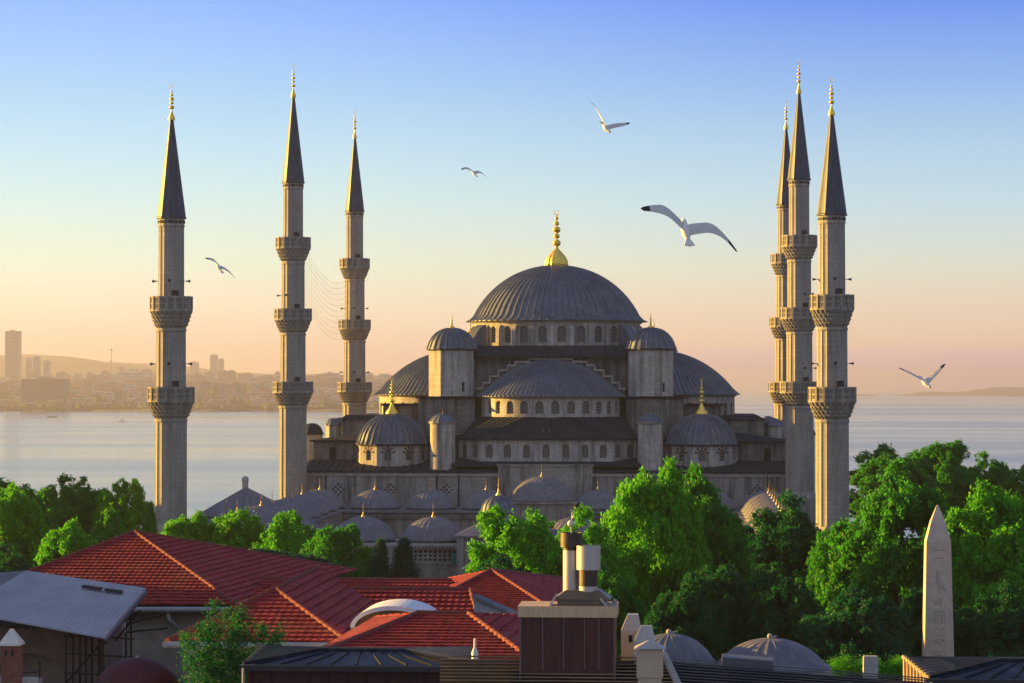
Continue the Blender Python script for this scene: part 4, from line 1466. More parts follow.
# ------------------------------------------------------------------ obelisk
def obelisk():
    Y = 170
    tip, sh, bt = at(937.5, 505, Y), at(937.5, 541, Y), at(938.5, 660, Y)
    x, z0 = tip.x, gz(0, 170) - .1
    k = (at(950.5, 541, Y).x - at(926, 541, Y).x) / 2
    kb = k * 1.42
    t = thing('obelisk', 'tall pale granite obelisk with carved picture signs among the right hand trees', 'obelisk', (x, Y, z0))
    zs, zt = sh.z, tip.z
    b = MB()
    sq = lambda r: [(x - r, Y - r), (x + r, Y - r), (x + r, Y + r), (x - r, Y + r)]
    zb = z0 + 2.4
    b.frustum(sq(kb), zb, sq(k), zs, cap=False)
    b.frustum(sq(k), zs, sq(k * .58), lerp(zs, zt, .55), cap=False)
    b.frustum(sq(k * .58), lerp(zs, zt, .55), sq(.05), zt)
    g = plain('pale granite', (.50, .41, .34), (.38, .315, .27), 2.0, .75)
    b.build('shaft', g, t)
    p = MB()
    p.box(x - 1.9, x + 1.9, Y - 1.9, Y + 1.9, z0, z0 + 1.6)
    p.box(x - 1.5, x + 1.5, Y - 1.5, Y + 1.5, z0 + 1.6, z0 + 2.4)
    p.build('pedestal', g, t)
    # carved signs in a column: thin sunk-looking slabs following the leaning face
    s = MB()
    dk = plain('carved granite', (.27, .225, .195), (.21, .175, .155), 4)
    def face(u, z):
        r = lerp(kb, k, (z - zb) / (zs - zb))
        return (x + u, Y - r - .012, z)
    def stroke(pts, w=.055):
        for (u0, v0), (u1, v1) in zip(pts[:-1], pts[1:]):
            dx, dz = u1 - u0, v1 - v0
            l = math.hypot(dx, dz) or 1
            nx, nz = -dz / l * w / 2, dx / l * w / 2
            q = [face(u0 - nx, v0 - nz), face(u1 - nx, v1 - nz), face(u1 + nx, v1 + nz), face(u0 + nx, v0 + nz)]
            s.add([(a, b_ + d, c) for d in (0, .03) for a, b_, c in q], ((0, 1, 2, 3), (7, 6, 5, 4), (0, 4, 5, 1), (1, 5, 6, 2), (2, 6, 7, 3), (3, 7, 4, 0)))
    top = zs - .35
    def S(pts, z, sc=1.0, w=.055):
        stroke([(u * sc, top - z + v * sc) for u, v in pts], w)
    S([(-.5, 0), (.5, 0)], .2, .7); S([(-.5, 0), (.5, 0)], .75, .7, .03)
    # bird sign
    S([(-.18, .95), (-.05, 1.0), (.02, .85), (-.05, .6), (-.02, .35), (.15, .1), (.42, -.3), (.2, -.18), (-.05, .0), (-.2, .35), (-.15, .7), (-.18, .95)], 2.55)
    S([(.0, .05), (-.02, -.4), (.2, -.42)], 2.55)
    S([(-.28, .1), (-.05, .1), (-.05, -.1), (-.28, -.1), (-.28, .1)], 3.65); S([(.1, .25), (.1, -.3)], 3.65)
    S([(-.35, 0), (.35, 0)], 4.25); S([(-.3, -.1), (-.3, -.8)], 4.25); S([(-.08, -.1), (-.08, -.8)], 4.25); S([(.15, -.1), (.15, -.8)], 4.25); S([(.33, -.1), (.33, -.8)], 4.25)
    S([(-.3, 0), (-.1, .2), (.1, 0), (.3, .2)], 5.5); S([(-.3, -.3), (.3, -.3)], 5.5)
    S([(.17 * math.cos(i), .17 * math.sin(i)) for i in [k_ * PI / 5 for k_ in range(11)]], 6.2)
    S([(-.4, .05), (-.2, -.1)], 6.2); S([(.22, .1), (.42, -.1)], 6.2)
    S([(-.35, .3), (.35, .3), (.35, -.6), (-.35, -.6), (-.35, .3)], 7.2, 1, .045)
    S([(-.2, .1), (.2, .1)], 7.2); S([(0, .1), (0, -.4)], 7.2); S([(-.2, -.25), (.2, -.4)], 7.2)
    S([(-.3, 0), (0, .3), (.3, 0)], 8.4); S([(-.3, -.2), (.3, -.2)], 8.4)
    s.build('carved_signs', dk, t)
obelisk()

# ------------------------------------------------------------------ red tiled roofs
M['tile'] = None
def tile_mat():
    m = mat('red clay roof tiles', (.30, .05, .03), .75)
    g = N(m, 'ShaderNodeNewGeometry')
    v = objco(m)
    c = cramp(m, noise(m, v, 3.2, 5, .75), [(.3, (.20, .018, .019)), (.5, (.32, .029, .026)), (.72, (.42, .052, .036))])
    n2 = noise(m, v, .5, 4, .6)
    c = mixc(m, cramp(m, n2, [(.54, (0, 0, 0)), (.72, (.65, .65, .65))]), c, (.36, .10, .045))
    n4 = noise(m, v, 1.3, 6, .75)
    c = mixc(m, cramp(m, n4, [(.58, (0, 0, 0)), (.72, (.75, .75, .75))]), c, (.10, .03, .026))
    w = N(m, 'ShaderNodeTexWhiteNoise')
    sn = N(m, 'ShaderNodeVectorMath'); sn.operation = 'SNAP'
    L(m, v, sn.inputs[0]); sn.inputs[1].default_value = (.22, .22, .11)
    L(m, sn.outputs[0], w.inputs['Vector'])
    c = mixc(m, .6, c, cramp(m, w.outputs['Value'], [(0, (.35, .35, .35)), (1, (1.0, 1.0, 1.0))]), 'MULTIPLY')
    L(m, c, BS(m).inputs['Base Color'])
    return m
M['tile'] = tile_mat()
M['ridge'] = plain('mortared ridge tiles', (.21, .035, .027), (.13, .045, .034), 5)
M['plaster'] = plain('old cream plaster', (.42, .36, .29), (.28, .24, .20), 1.5)
M['gutter'] = plain('grey zinc gutter', (.32, .32, .33), (.22, .22, .23), 2, .5)

def tiled(mb, poly, course=.35, col=.22, amp=.012, thick=.055):
    """pantile surface over a convex planar polygon: courses overlap like steps, columns are rounded"""
    P = [Vector(p) for p in poly]
    n = Vector((0, 0, 0))
    for i in range(len(P)):
        n += (P[i] - P[0]).cross(P[(i + 1) % len(P)] - P[0])
    n.normalize()
    if n.z < 0: n = -n
    e = Vector((0, 0, 1)).cross(n)
    if e.length < 1e-4: e = Vector((1, 0, 0))
    e.normalize()
    s = n.cross(e)
    if s.z < 0: s, e = -s, -e
    o = P[0]
    uv = [((p - o).dot(e), (p - o).dot(s)) for p in P]
    v0, v1 = min(q[1] for q in uv), max(q[1] for q in uv)
    def span(v):
        xs = []
        for i in range(len(uv)):
            (ua, va), (ub, vb) = uv[i], uv[(i + 1) % len(uv)]
            if abs(va - vb) < 1e-9:
                if abs(v - va) < 1e-6: xs += [ua, ub]
            elif min(va, vb) - 1e-6 <= v <= max(va, vb) + 1e-6:
                xs.append(ua + (ub - ua) * (v - va) / (vb - va))
        return (min(xs), max(xs)) if xs else (0, 0)
    rows = max(1, int(round((v1 - v0) / course)))
    for k in range(rows):
        va, vb = lerp(v0, v1, k / rows), lerp(v0, v1, (k + 1) / rows)
        la, ra = span(va + 1e-5)
        lb, rb = span(vb - 1e-5)
        lo, hi = min(la, lb), max(ra, rb)
        q = col / 4
        i0, i1 = math.floor(lo / q), math.ceil(hi / q)
        V, Fc = [], []
        for i in range(i0, i1 + 1):
            u = i * q
            h = amp * (1, .55, 0, .55)[i % 4]
            ua, ub = min(max(u, la), ra), min(max(u, lb), rb)
            V.append(o + e * ua + s * va + n * (h))
            V.append(o + e * ua + s * va + n * (h + thick))
            V.append(o + e * ub + s * vb + n * h)
        for i in range(i1 - i0):
            a, b = i * 3, i * 3 + 3
            Fc.append((a, b, b + 1, a + 1))
            Fc.append((a + 1, b + 1, b + 2, a + 2))
        mb.add(V, Fc)

def ridge(mb, a, b, r=.075, step=.33):
    a, b = Vector(a), Vector(b)
    n = max(1, int((b - a).length / step))
    d = (b - a) / n
    f = d.normalized()
    side = f.cross(Vector((0, 0, 1))).normalized()
    up = side.cross(f)
    for i in range(n):
        p0, p1 = a + d * i - f * .03, a + d * (i + 1)
        V = []
        for p, rr in ((p0, r * 1.12), (p1, r * .95)):
            for k in range(7):
                t = PI * (k / 6) * 1.2 - PI * .1
                V.append(p + side * rr * math.cos(t) + up * (rr * math.sin(t) + .02))
        mb.add(V, [(k, k + 1, k + 8, k + 7) for k in range(6)] + [(0, 1, 2, 3, 4, 5, 6), (13, 12, 11, 10, 9, 8, 7)])

def roof_house(name, label, facets, ridges, wall_poly, z_wall, gutters=(), group='red tiled houses in the foreground', wallm=None):
    base = gz(0, facets[0][0].y) - .2
    c = sum((p for f in facets for p in f), Vector()) / sum(len(f) for f in facets)
    t = thing(name, label, 'house', (c.x, c.y, base), group)
    mb = MB()
    for f in facets: tiled(mb, f)
    mb.build('roof', M['tile'], t)
    under = MB()
    for f in facets: under.poly([(p.x, p.y, p.z - .07) for p in f])
    under.build('roof_boards', M['bark'], t)
    mb = MB()
    for a, b in ridges: ridge(mb, a, b)
    if ridges: mb.build('ridge_tiles', M['ridge'], t)
    mb = MB()
    mb.prism([(p.x, p.y) for p in wall_poly], base, z_wall)
    mb.build('wall', wallm or M['plaster'], t)
    for a, b in gutters:
        mb = MB(); mb.tube([a, b], .10, 8); mb.build('gutter', M['gutter'], t)
    return t
V = Vector
def on(px, z):                       # point at a photo column and height z, on the plane of that height: uses depth
    return None

def red_roofs():
    # R1: large hipped roof on the left
    ap = at(134, 532, 100); fl = at(-60, 606, 91.5); fr = at(238, 606, 91.5)
    bl = V((fl.x, 109.5, fl.z)); br = V((fr.x + 1.9, 109.5, fr.z))
    ap2 = at(122, 535, 99.4)
    t = roof_house('tiled_house', 'large red tiled house with hipped roof at left behind the grey canopy', [[fl, fr, ap], [fr, br, ap], [br, bl, ap], [bl, fl, ap]],
               [(fr, ap), (fl, ap), (br, ap)], [V((fl.x + .5, 92.2, 0)), V((fr.x - .6, 92.2, 0)), V((br.x - .6, 108.8, 0)), V((fl.x + .5, 108.8, 0))], fr.z - .1,
               gutters=[(fl + V((0, -.1, -.12)), fr + V((0, -.1, -.12)))])
    p = MB()
    p.tube([fr + V((-2.6, -.1, -.15)), fr + V((-2.5, -.1, -.5)), fr + V((-2.2, .3, -.9)), fr + V((-2.2, .5, -4))], .07, 6)
    p.build('downpipe', M['gutter'], t)
    # R3: long roof in the middle with its ridge level
    a, b = at(275, 588.5, 84), at(470, 588.5, 84)
    b.z = a.z
    e0, e1 = at(258, 650, 76.5), at(500, 650, 76.5)
    e0.z = e1.z = a.z - 2.6
    k0, k1 = V((a.x, 91.5, a.z - 2.6)), V((b.x + 1.2, 91.5, a.z - 2.6))
    roof_house('tiled_house', 'long red tiled house with level ridge across the middle foreground', [[e0, e1, b, a], [k1, k0, a, b], [e1, k1, b]],
               [(a, b), (e1, b)], [V((e0.x, 77.2, 0)), V((e1.x - .5, 77.2, 0)), V((k1.x - .6, 90.8, 0)), V((k0.x, 90.8, 0))], a.z - 2.65)
    # R3b: roof strip behind
    a, b = at(262, 579.5, 97), at(452, 579.5, 97); b.z = a.z
    e0, e1 = V((a.x - .5, 90, a.z - 1.9)), V((b.x + 1, 90, a.z - 1.9))
    k0, k1 = V((a.x - .5, 104, a.z - 1.9)), V((b.x + 1, 104, a.z - 1.9))
    roof_house('tiled_house', 'low red tiled house strip behind the long level ridge', [[e0, e1, b, a], [k1, k0, a, b]], [(a, b)],
               [V((e0.x + .5, 91.6, 0)), V((e1.x - .5, 91.6, 0)), V((k1.x - .5, 103.5, 0)), V((k0.x + .5, 103.5, 0))], a.z - 2.0)
    # R2: hipped wing pointing at the camera
    ap = at(275, 589.5, 75); fl, fr = at(168, 641, 70.5), at(347, 641, 70.5)
    fr.z = fl.z
    bk = V((ap.x, 84, ap.z)); bl = V((fl.x, 80, fl.z)); br = V((fr.x, 80, fr.z))
    apf = V((ap.x, 75, ap.z))
    roof_house('tiled_house', 'red tiled wing with pointed hip end facing the viewer behind the shrub', [[fl, fr, apf], [fr, br, bk, apf], [bl, fl, apf, bk]],
               [(fl, apf), (fr, apf), (apf, bk)], [V((fl.x + .5, 71.2, 0)), V((fr.x - .4, 71.2, 0)), V((fr.x - .4, 79.8, 0)), V((fl.x + .5, 79.8, 0))], fl.z - .1,
               gutters=[(fl + V((0, -.08, -.1)), fr + V((0, -.08, -.1))), (fl + V((-.08, 0, -.1)), bl + V((-.08, 0, -.1)))])
    # R4: roof with the sunlit ridge at right
    ap = at(491, 570.5, 96); fl, fr = at(400, 618, 87), at(566, 618, 87); fr.z = fl.z
    bl, br = V((fl.x, 105, fl.z)), V((fr.x - .9, 105, fl.z))
    roof_house('tiled_house', 'red tiled house with sunlit left hip under the yellow green tree', [[fl, fr, ap], [fr, br, ap], [br, bl, ap], [bl, fl, ap]],
               [(fl, ap), (fr, ap), (br, ap)], [V((fl.x + .6, 88, 0)), V((fr.x - .6, 88, 0)), V((br.x - .5, 104, 0)), V((fl.x + .6, 104, 0))], fl.z - .1)
    # R5: nearest red roof
    a, b = at(418, 614, 64), at(468, 614, 64); b.z = a.z
    fl, fr = at(300, 662, 58.5), at(536, 662, 58.5); fr.z = fl.z
    bl, br = V((fl.x + .4, 70, fl.z)), V((fr.x + .5, 70, fl.z))
    roof_house('tiled_house', 'nearest low red tiled house with short flat ridge behind the lead roofed penthouse', [[fl, fr, b, a], [bl, fl, a], [fr, br, b], [br, bl, a, b]],
               [(fl, a), (a, b), (fr, b)], [V((fl.x + .4, 59.2, 0)), V((fr.x - .4, 59.2, 0)), V((fr.x - .2, 69.5, 0)), V((fl.x + .6, 69.5, 0))], fl.z - .1)
    # white arched skylight behind the nearest roof
    c = at(392, 628, 70)
    w = at(434, 628, 70).x - c.x
    h = at(392, 606, 70).z - c.z
    t = thing('arched_skylight', 'white arched skylight vault between the red roofs', 'skylight', (c.x, 71, c.z - 1))
    m = MB()
    n = 20
    for y0, y1, k in ((70, 70.35, 1.0),):
        for i in range(n):
            t0, t1 = PI * i / n, PI * (i + 1) / n
            q = []
            for y in (y0, y1 + 2.0):
                for tt, kk in ((t0, .90), (t1, .90), (t1, 1.0), (t0, 1.0)):
                    q.append((c.x - w * kk * math.cos(tt), y, c.z + (h * kk - (0 if kk == 1 else .06)) * math.sin(tt)))
            m.hexa(q)
    m.build('vault', plain('white painted metal', (.72, .72, .72), (.6, .6, .6), 2, .45), t)
    g = MB()
    g.poly([(c.x - w * .91 * math.cos(PI * i / n), 70.5, c.z + h * .88 * math.sin(PI * i / n)) for i in range(n + 1)])
    g.build('end_panel', plain('tan end panel', (.35, .26, .19), (.28, .21, .16), 2), t)
    k = MB()
    k.box(c.x - w, c.x + w, 70.1, 72.3, c.z - 1.3, c.z)
    k.build('kerb', M['gutter'], t)
    # grey parapet with pipe between roofs
    a, b = at(474, 598, 80), at(522, 622, 80.4)
    t = thing('grey_parapet', 'grey metal clad parapet sloping down between two red roofs', 'parapet', (a.x, 80, a.z - 3))
    m = MB()
    m.hexa([(a.x, 80, a.z - 2.2), (b.x, 80.4, b.z - 1.2), (b.x + .1, 80.7, b.z - 1.2), (a.x + .1, 80.3, a.z - 2.2), (a.x, 80, a.z), (b.x, 80.4, b.z + .1), (b.x + .1, 80.7, b.z + .1), (a.x + .1, 80.3, a.z)])
    m.build('cladding', M['gutter'], t)
    m = MB()
    m.hexa([(a.x - .05, 79.9, a.z), (b.x, 80.3, b.z + .1), (b.x + .1, 80.8, b.z + .1), (a.x + .1, 80.4, a.z), (a.x - .05, 79.9, a.z + .09), (b.x, 80.3, b.z + .19), (b.x + .1, 80.8, b.z + .19), (a.x + .1, 80.4, a.z + .09)])
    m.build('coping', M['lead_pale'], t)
    m = MB()
    q = at(500, 620, 78.8)
    m.tube([q, q + V((.0, .1, -.5)), q + V((-.12, .1, -.9))], .10, 8)
    m.build('vent_pipe', plain('white vent pipe', (.6, .6, .6), (.5, .5, .5), 3), t)
red_roofs()

# ------------------------------------------------------------------ left foreground: canopy, scaffold, chimneys, red domes
def left_foreground():
    A, B, C, D = at(26, 570.5, 88), at(146, 588, 86), at(105, 637.5, 77), at(-40, 611, 79)
    E = at(-70, 578, 88.5)
    t = thing('metal_canopy', 'grey corrugated metal canopy roof on scaffold in the left foreground', 'canopy', ((A.x + D.x) / 2, 82, gz(0, 82)))
    m = plain('galvanised sheet', (.37, .36, .375), (.25, .245, .262), .9, .55, (1, .35, 1), spec=.3)
    mb = MB()
    n = 30
    for i in range(n):
        for t0, t1, h in ((i / n, (i + .5) / n, .0), ((i + .5) / n, (i + 1) / n, .006)):
            a0, a1 = A.lerp(B, t0), A.lerp(B, t1)
            d0, d1 = D.lerp(C, t0), D.lerp(C, t1)
            up = V((0, 0, h))
            mb.quad(d0 + up, d1 + up, a1 + up, a0 + up)
            mb.quad(d0 + up - V((0, 0, .06)), d0 + up, a0 + up, a0 + up - V((0, 0, .06)))
            mb.quad(d0 + up - V((0, 0, .05)), d1 + up - V((0, 0, .05)), d1 + up, d0 + up)
    mb.quad(C - V((0, 0, .1)), B - V((0, 0, .1)), B + V((0, 0, .04)), C + V((0, 0, .04)))
    mb.quad(E, D, A, E.lerp(A, .02))
    mb.poly([E, D, A])
    mb.build('roof_sheet', m, t)
    s = MB()
    up = V((0, 0, .06))
    for t0, t1 in ((.50, .66), (.68, .82)):
        a0, a1 = A.lerp(B, t0 + .06), A.lerp(B, t1 + .06)
        d = (D.lerp(C, t0) - A.lerp(B, t0)).normalized()
        s.hexa([a0 + d * 2.0 + up, a1 + d * 2.0 + up, a1 + d * 1.7 + up, a0 + d * 1.7 + up, a0 + d * 2.0 + up * 2, a1 + d * 2.0 + up * 2, a1 + d * 1.7 + up * 2, a0 + d * 1.7 + up * 2])
    s.build('dark_slot', M['void'], t)
    for k in range(5):
        j = MB()
        a, d = A.lerp(B, k / 4.0), D.lerp(C, k / 4.0)
        j.tube([a - V((0, 0, .15)), d - V((0, 0, .15))], .07, 5)
        j.build('purlin', M['horn'], t)
    # scaffold
    sc = thing('scaffold', 'dark steel scaffold of poles standing under the right end of the metal canopy', 'scaffold', (at(80, 650, 79).x, 79, gz(0, 79)))
    m = plain('rusty scaffold tube', (.045, .025, .02), (.03, .02, .02), 3, .6)
    for px, y in ((66, 77.6), (73, 77.8), (80, 78), (86, 78.2), (92, 79), (99, 80), (108, 82), (117, 84), (126, 86), (131, 86.5)):
        p = at(px, 640, y)
        nn_ = (B - A).cross(D - A)
        top = min(12.9, A.z - (nn_.x * (p.x - A.x) + nn_.y * (y - A.y)) / nn_.z - .3)
        j = MB(); j.tube([(p.x, y, gz(0, y)), (p.x, y, top)], .035, 6); j.build('pole', m, sc)
    for z, y in ((11.7, 77.9), (11.1, 77.9), (10.3, 77.9), (12.3, 84), (12.0, 80.5)):
        a, b = at(64, 640, y), at(134, 640, y)
        j = MB(); j.tube([(a.x, y, z), (b.x, y, z - .1)], .03, 6); j.build('ledger', m, sc)
    for (x0, z0, x1, z1, y) in ((100, 660, 140, 610, 83), (66, 683, 104, 640, 78), (112, 628, 172, 612, 87), (108, 634, 168, 628, 86)):
        a, b = at(x0, z0, y), at(x1, z1, y)
        j = MB(); j.tube([a, b], .035, 6); j.build('brace', m, sc)
    p = at(120, 628, 84)
    j = MB(); j.rbox((p.x, 84, p.z - .15), .35, .2, .35); j.rbox((p.x + .02, 83.9, p.z + .1), .2, .1, .2); j.build('lamp_box', plain('white box', (.6, .58, .56), (.5, .48, .46)), sc)
    # vaulted plaster building below the canopy
    a, b = at(-60, 650, 80.5), at(98, 650, 80.5)
    z0, zt = gz(0, 80), at(0, 628, 80.5).z
    vp = plain('stained tan plaster', (.27, .19, .14), (.17, .125, .10), 1.2)
    t = thing('vaulted_building', 'old plaster building with wide round arch shaded below the metal canopy', 'building', ((a.x + b.x) / 2, 81, z0))
    mb = MB()
    cx = at(30, 650, 80.5).x
    zc = at(30, 690, 80.5).z
    pn = arch_wall(mb, Pflat(80.5), a.x, b.x, z0, zt, [(cx, 2.9, zc - 2.5, zc - .2)], depth=.8, seg=16, rise=.95)
    mb.box(a.x, b.x, 81.4, 84, z0, zt)
    mb.build('wall', vp, t)
    put_panes(pn, t, plain('lighter tan plaster', (.30, .22, .17), (.22, .165, .13), 1.2), 'arch_recess')  # recess plaster slightly lighter than the wall
    lb = MB()
    p0, p1 = at(-5, 681, 74), at(38, 679, 74)
    lb.box(p0.x, p1.x, 74, 74.5, z0, p1.z)
    lb.build('ledge', M['stone'], t)
    lr = MB()
    lr.tube([(p1.x, 74.2, p1.z), (p1.x, 74.2, p1.z + .5)], .03, 6); lr.tube([(p1.x - 1.0, 74.2, p1.z + .12), (p1.x + .05, 74.2, p1.z + .2)], .03, 6)
    lr.build('rail', M['horn'], t)
    # brick chimney with white cap
    Y = 68
    p = at(11.5, 683, Y); zc = at(11.5, 645, Y).z; zt = at(11.5, 629, Y).z
    w = (at(20, 650, Y).x - at(3, 650, Y).x) / 2
    t = thing('brick_chimney', 'slim red brick chimney with white pyramid cap at the lower left corner', 'chimney', (p.x, Y, gz(0, Y)))
    br = stone('red brick', (.30, .13, .085), (.20, .085, .06), (.12, .06, .05), course=.08, contrast=.8)
    mb = MB(); mb.box(p.x - w, p.x + w, Y - w, Y + w, gz(0, Y), zc); mb.build('stack', br, t)
    c = MB(); wm = plain('whitewashed cap', (.62, .58, .53), (.5, .47, .43), 3)
    sq = lambda r: [(p.x - r, Y - r), (p.x + r, Y - r), (p.x + r, Y + r), (p.x - r, Y + r)]
    c.frustum(sq(w * 1.22), zc, sq(w * 1.22), zc + .05); c.frustum(sq(w * 1.22), zc + .05, sq(.04), zt); c.build('cap', wm, t)
    for u in (-.38, .38):
        h = MB(); h.box(p.x + u * w - .035, p.x + u * w + .035, Y - w - .012, Y - w, zc - .27, zc - .12); h.build('smoke_hole', M['void'], t)
    # stone chimney
    Y = 66
    p = at(197, 683, Y); zc = at(197, 652, Y).z; zt = at(197, 641.5, Y).z
    w = (at(204.5, 660, Y).x - at(189.5, 660, Y).x) / 2
    t = thing('stone_chimney', 'grey stone chimney with gabled cap and two smoke holes beside the shrub', 'chimney', (p.x, Y, gz(0, Y)))
    mb = MB(); mb.box(p.x - w, p.x + w, Y - w, Y + w, gz(0, Y), zc); mb.build('stack', M['stone'], t)
    c = MB(); c.frustum(sq(w * 1.2), zc, sq(w * 1.15), zc + .06); c.frustum(sq(w * 1.0), zc + .06, sq(w * .22), zt); c.build('cap', M['stone_court'], t)
    for u in (-.4, .35):
        h = MB(); h.box(p.x + u * w - .05, p.x + u * w + .05, Y - w - .012, Y - w, zc - .24, zc - .06); h.build('smoke_hole', M['void'], t)
    # red bath domes
    rm = plain('red painted dome', (.085, .012, .017), (.05, .010, .014), 2.5, .6)
    for px, top, hw, Y, lab in ((137, 657.5, 48, 75, 'dark red painted dome below the scaffold in the left foreground'), (246, 661, 40, 70, 'dark red painted dome left of the lead roofed penthouse')):
        c = at(px, 700, Y); r = at(px + hw, 700, Y).x - c.x; h = at(px, top, Y).z - c.z
        t = thing('red_dome', lab, 'dome', (c.x, Y, gz(0, Y)))
        d = MB(); d.lathe([(q[0], q[1]) for q in cap_profile(r, h, 10)], c, 40); d.build('shell', rm, t, smooth=True)
        b = MB(); b.prism(ngon(c.x, Y, r * 1.03, 8), gz(0, Y), c.z); b.build('drum', M['plaster'], t)
        k = MB(); k.ball((c.x, Y, c.z + h), .06, 8); k.build('knob', M['coping'], t)
    # low grey wall piece under the hipped wing
    a, b = at(165, 652, 70.0), at(190, 652, 70.0)
left_foreground()
def sun_blocker():
    z0 = gz(0, 80)  # unseen house added to keep the sun off the left foreground
    t = thing('shade_house', 'unseen plastered house added beyond the left edge to shade the canopy', 'house', (-32, 85, z0))
    m = MB(); m.box(-38, -28.2, 66, 96, z0, 14.3); m.build('wall', M['plaster'], t)
    m = MB(); m.frustum([(-38.5, 65.5), (-27.8, 65.5), (-27.8, 96.5), (-38.5, 96.5)], 14.3, [(-33.8, 71), (-32.5, 71), (-32.5, 91), (-33.8, 91)], 15.6); m.build('roof', M['tile'], t)
sun_blocker()

# ------------------------------------------------------------------ lead roofed penthouse
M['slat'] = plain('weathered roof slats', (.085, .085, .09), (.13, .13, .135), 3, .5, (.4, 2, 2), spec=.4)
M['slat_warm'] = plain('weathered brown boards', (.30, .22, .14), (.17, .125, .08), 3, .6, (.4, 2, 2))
M['redwall'] = plain('dark red cladding', (.055, .018, .016), (.035, .014, .014), 2, .6, (3, 3, .4))
def slats(mb, a, b, c, d, n, th=.02, lap=1.35):
    """lapped boards between lower edge a-b and upper edge d-c"""
    a, b, c, d = map(V, (a, b, c, d))
    nrm = (b - a).cross(d - a).normalized()
    if nrm.z < 0: nrm = -nrm
    for i in range(n):
        t0, t1 = i / n, min(1, (i + lap) / n)
        p0, p1 = a.lerp(d, t0), b.lerp(c, t0)
        q0, q1 = a.lerp(d, t1), b.lerp(c, t1)
        u0, u1 = nrm * th * 2.2, nrm * th * .4
        mb.hexa([p0 + u0 - nrm * th, p1 + u0 - nrm * th, q1 + u1 - nrm * th, q0 + u1 - nrm * th, p0 + u0, p1 + u0, q1 + u1, q0 + u1])

def penthouse(name, label, Y, pts, seams, group=None):
    """pts: pixel corners of the roof: back-left, back-right, front-right, front-left, peak of the lead front slope"""
    (bl, br, fr, fl, pk) = pts
    yb, yf = Y + 1.0, Y
    BL, BR = at(*bl, yb), at(*br, yb)
    FR, FL = at(*fr, yf), at(*fl, yf)
    FR.z = FL.z = (FR.z + FL.z) / 2
    PK0, PK1 = at(*pk[0], yf + .55), at(*pk[1], yf + .55)
    PK0.z = PK1.z = (PK0.z + PK1.z) / 2
    BL.z = BR.z = min(BL.z, BR.z)
    t = thing(name, label, 'penthouse', ((FL.x + FR.x) / 2, Y + 1, gz(0, Y)), group)
    mb = MB(); slats(mb, FL, PK0, V((PK0.x, yb, PK0.z - .02)), BL, 9)
    slats(mb, PK1, FR, BR, V((PK1.x, yb, PK1.z - .02)), 9)
    slats(mb, PK0, PK1, V((PK1.x, yb, PK1.z - .02)), V((PK0.x, yb, PK0.z - .02)), 9)
    mb.build('slatted_roof', M['slat'], t)
    mb = MB(); mb.poly([FL, FR, PK1, PK0]); mb.build('lead_slope', leadm('wrinkled lead sheet', (.045, .05, .062), (.10, .108, .125), .4, .5), t)
    s = MB()
    for k in range(seams):
        q = (k + .5) / seams
        a, b = FL.lerp(FR, q), PK0.lerp(PK1, q)
        s.tube([a + V((0, 0, .012)), b + V((0, 0, .002))], .018, 6)
    for a, b in ((FL, PK0), (FR, PK1), (PK0, PK1)): s.tube([a + V((0, 0, .02)), b + V((0, 0, .02))], .03, 6)
    s.build('standing_seams', M['lead_dark'], t)
    e = MB(); e.hexa([FL + V((-.05, -.06, -.1)), FR + V((.05, -.06, -.1)), FR + V((.05, .1, -.1)), FL + V((-.05, .1, -.1)), FL + V((-.05, -.06, -.01)), FR + V((.05, -.06, -.01)), FR + V((.05, .1, -.01)), FL + V((-.05, .1, -.01))]); e.build('eaves_board', M['horn'], t)
    w = MB(); w.box(FL.x + .06, FR.x - .06, yf + .12, yb - .1, gz(0, Y), FL.z - .08)
    x = FL.x + .1
    while x < FR.x - .1:
        w.box(x, x + .03, yf + .09, yf + .12, gz(0, Y) + 6, FL.z - .1); x += .32
    w.build('wall', M['redwall'], t)
    p = MB(); p.tube([FL + V((.02, -.1, -.05)), FL + V((.02, -.1, -4))], .025, 6); p.build('downpipe', M['gutter'], t)
    return t
penthouse('penthouse', 'lead roofed stair penthouse with dark red walls at the bottom, left of centre', 42, ((262, 645), (472, 646), (470, 666), (243, 664.5), ((318, 652), (404, 650))), 9)
t = penthouse('penthouse', 'slat roofed penthouse in the lower right corner before the obelisk', 38, ((904, 656.5), (1080, 658), (1150, 679), (929, 679), ((1000, 662), (1075, 661)),), 9)
def side_slats(t):
    a, b = at(903.5, 657, 39.0), at(930, 680, 38)
    mb = MB()
    for k in range(8):
        p = a.lerp(b, (k + .5) / 8)
        mb.rbox((p.x, p.y, p.z - 1.6), .05, .16, 1.6)
    mb.build('side_slats', plain('pale timber', (.42, .31, .2), (.32, .24, .16), 3), t)
    mb = MB(); mb.tube([a, b], .04, 6); mb.build('edge_board', M['slat_warm'], t)
side_slats(t)

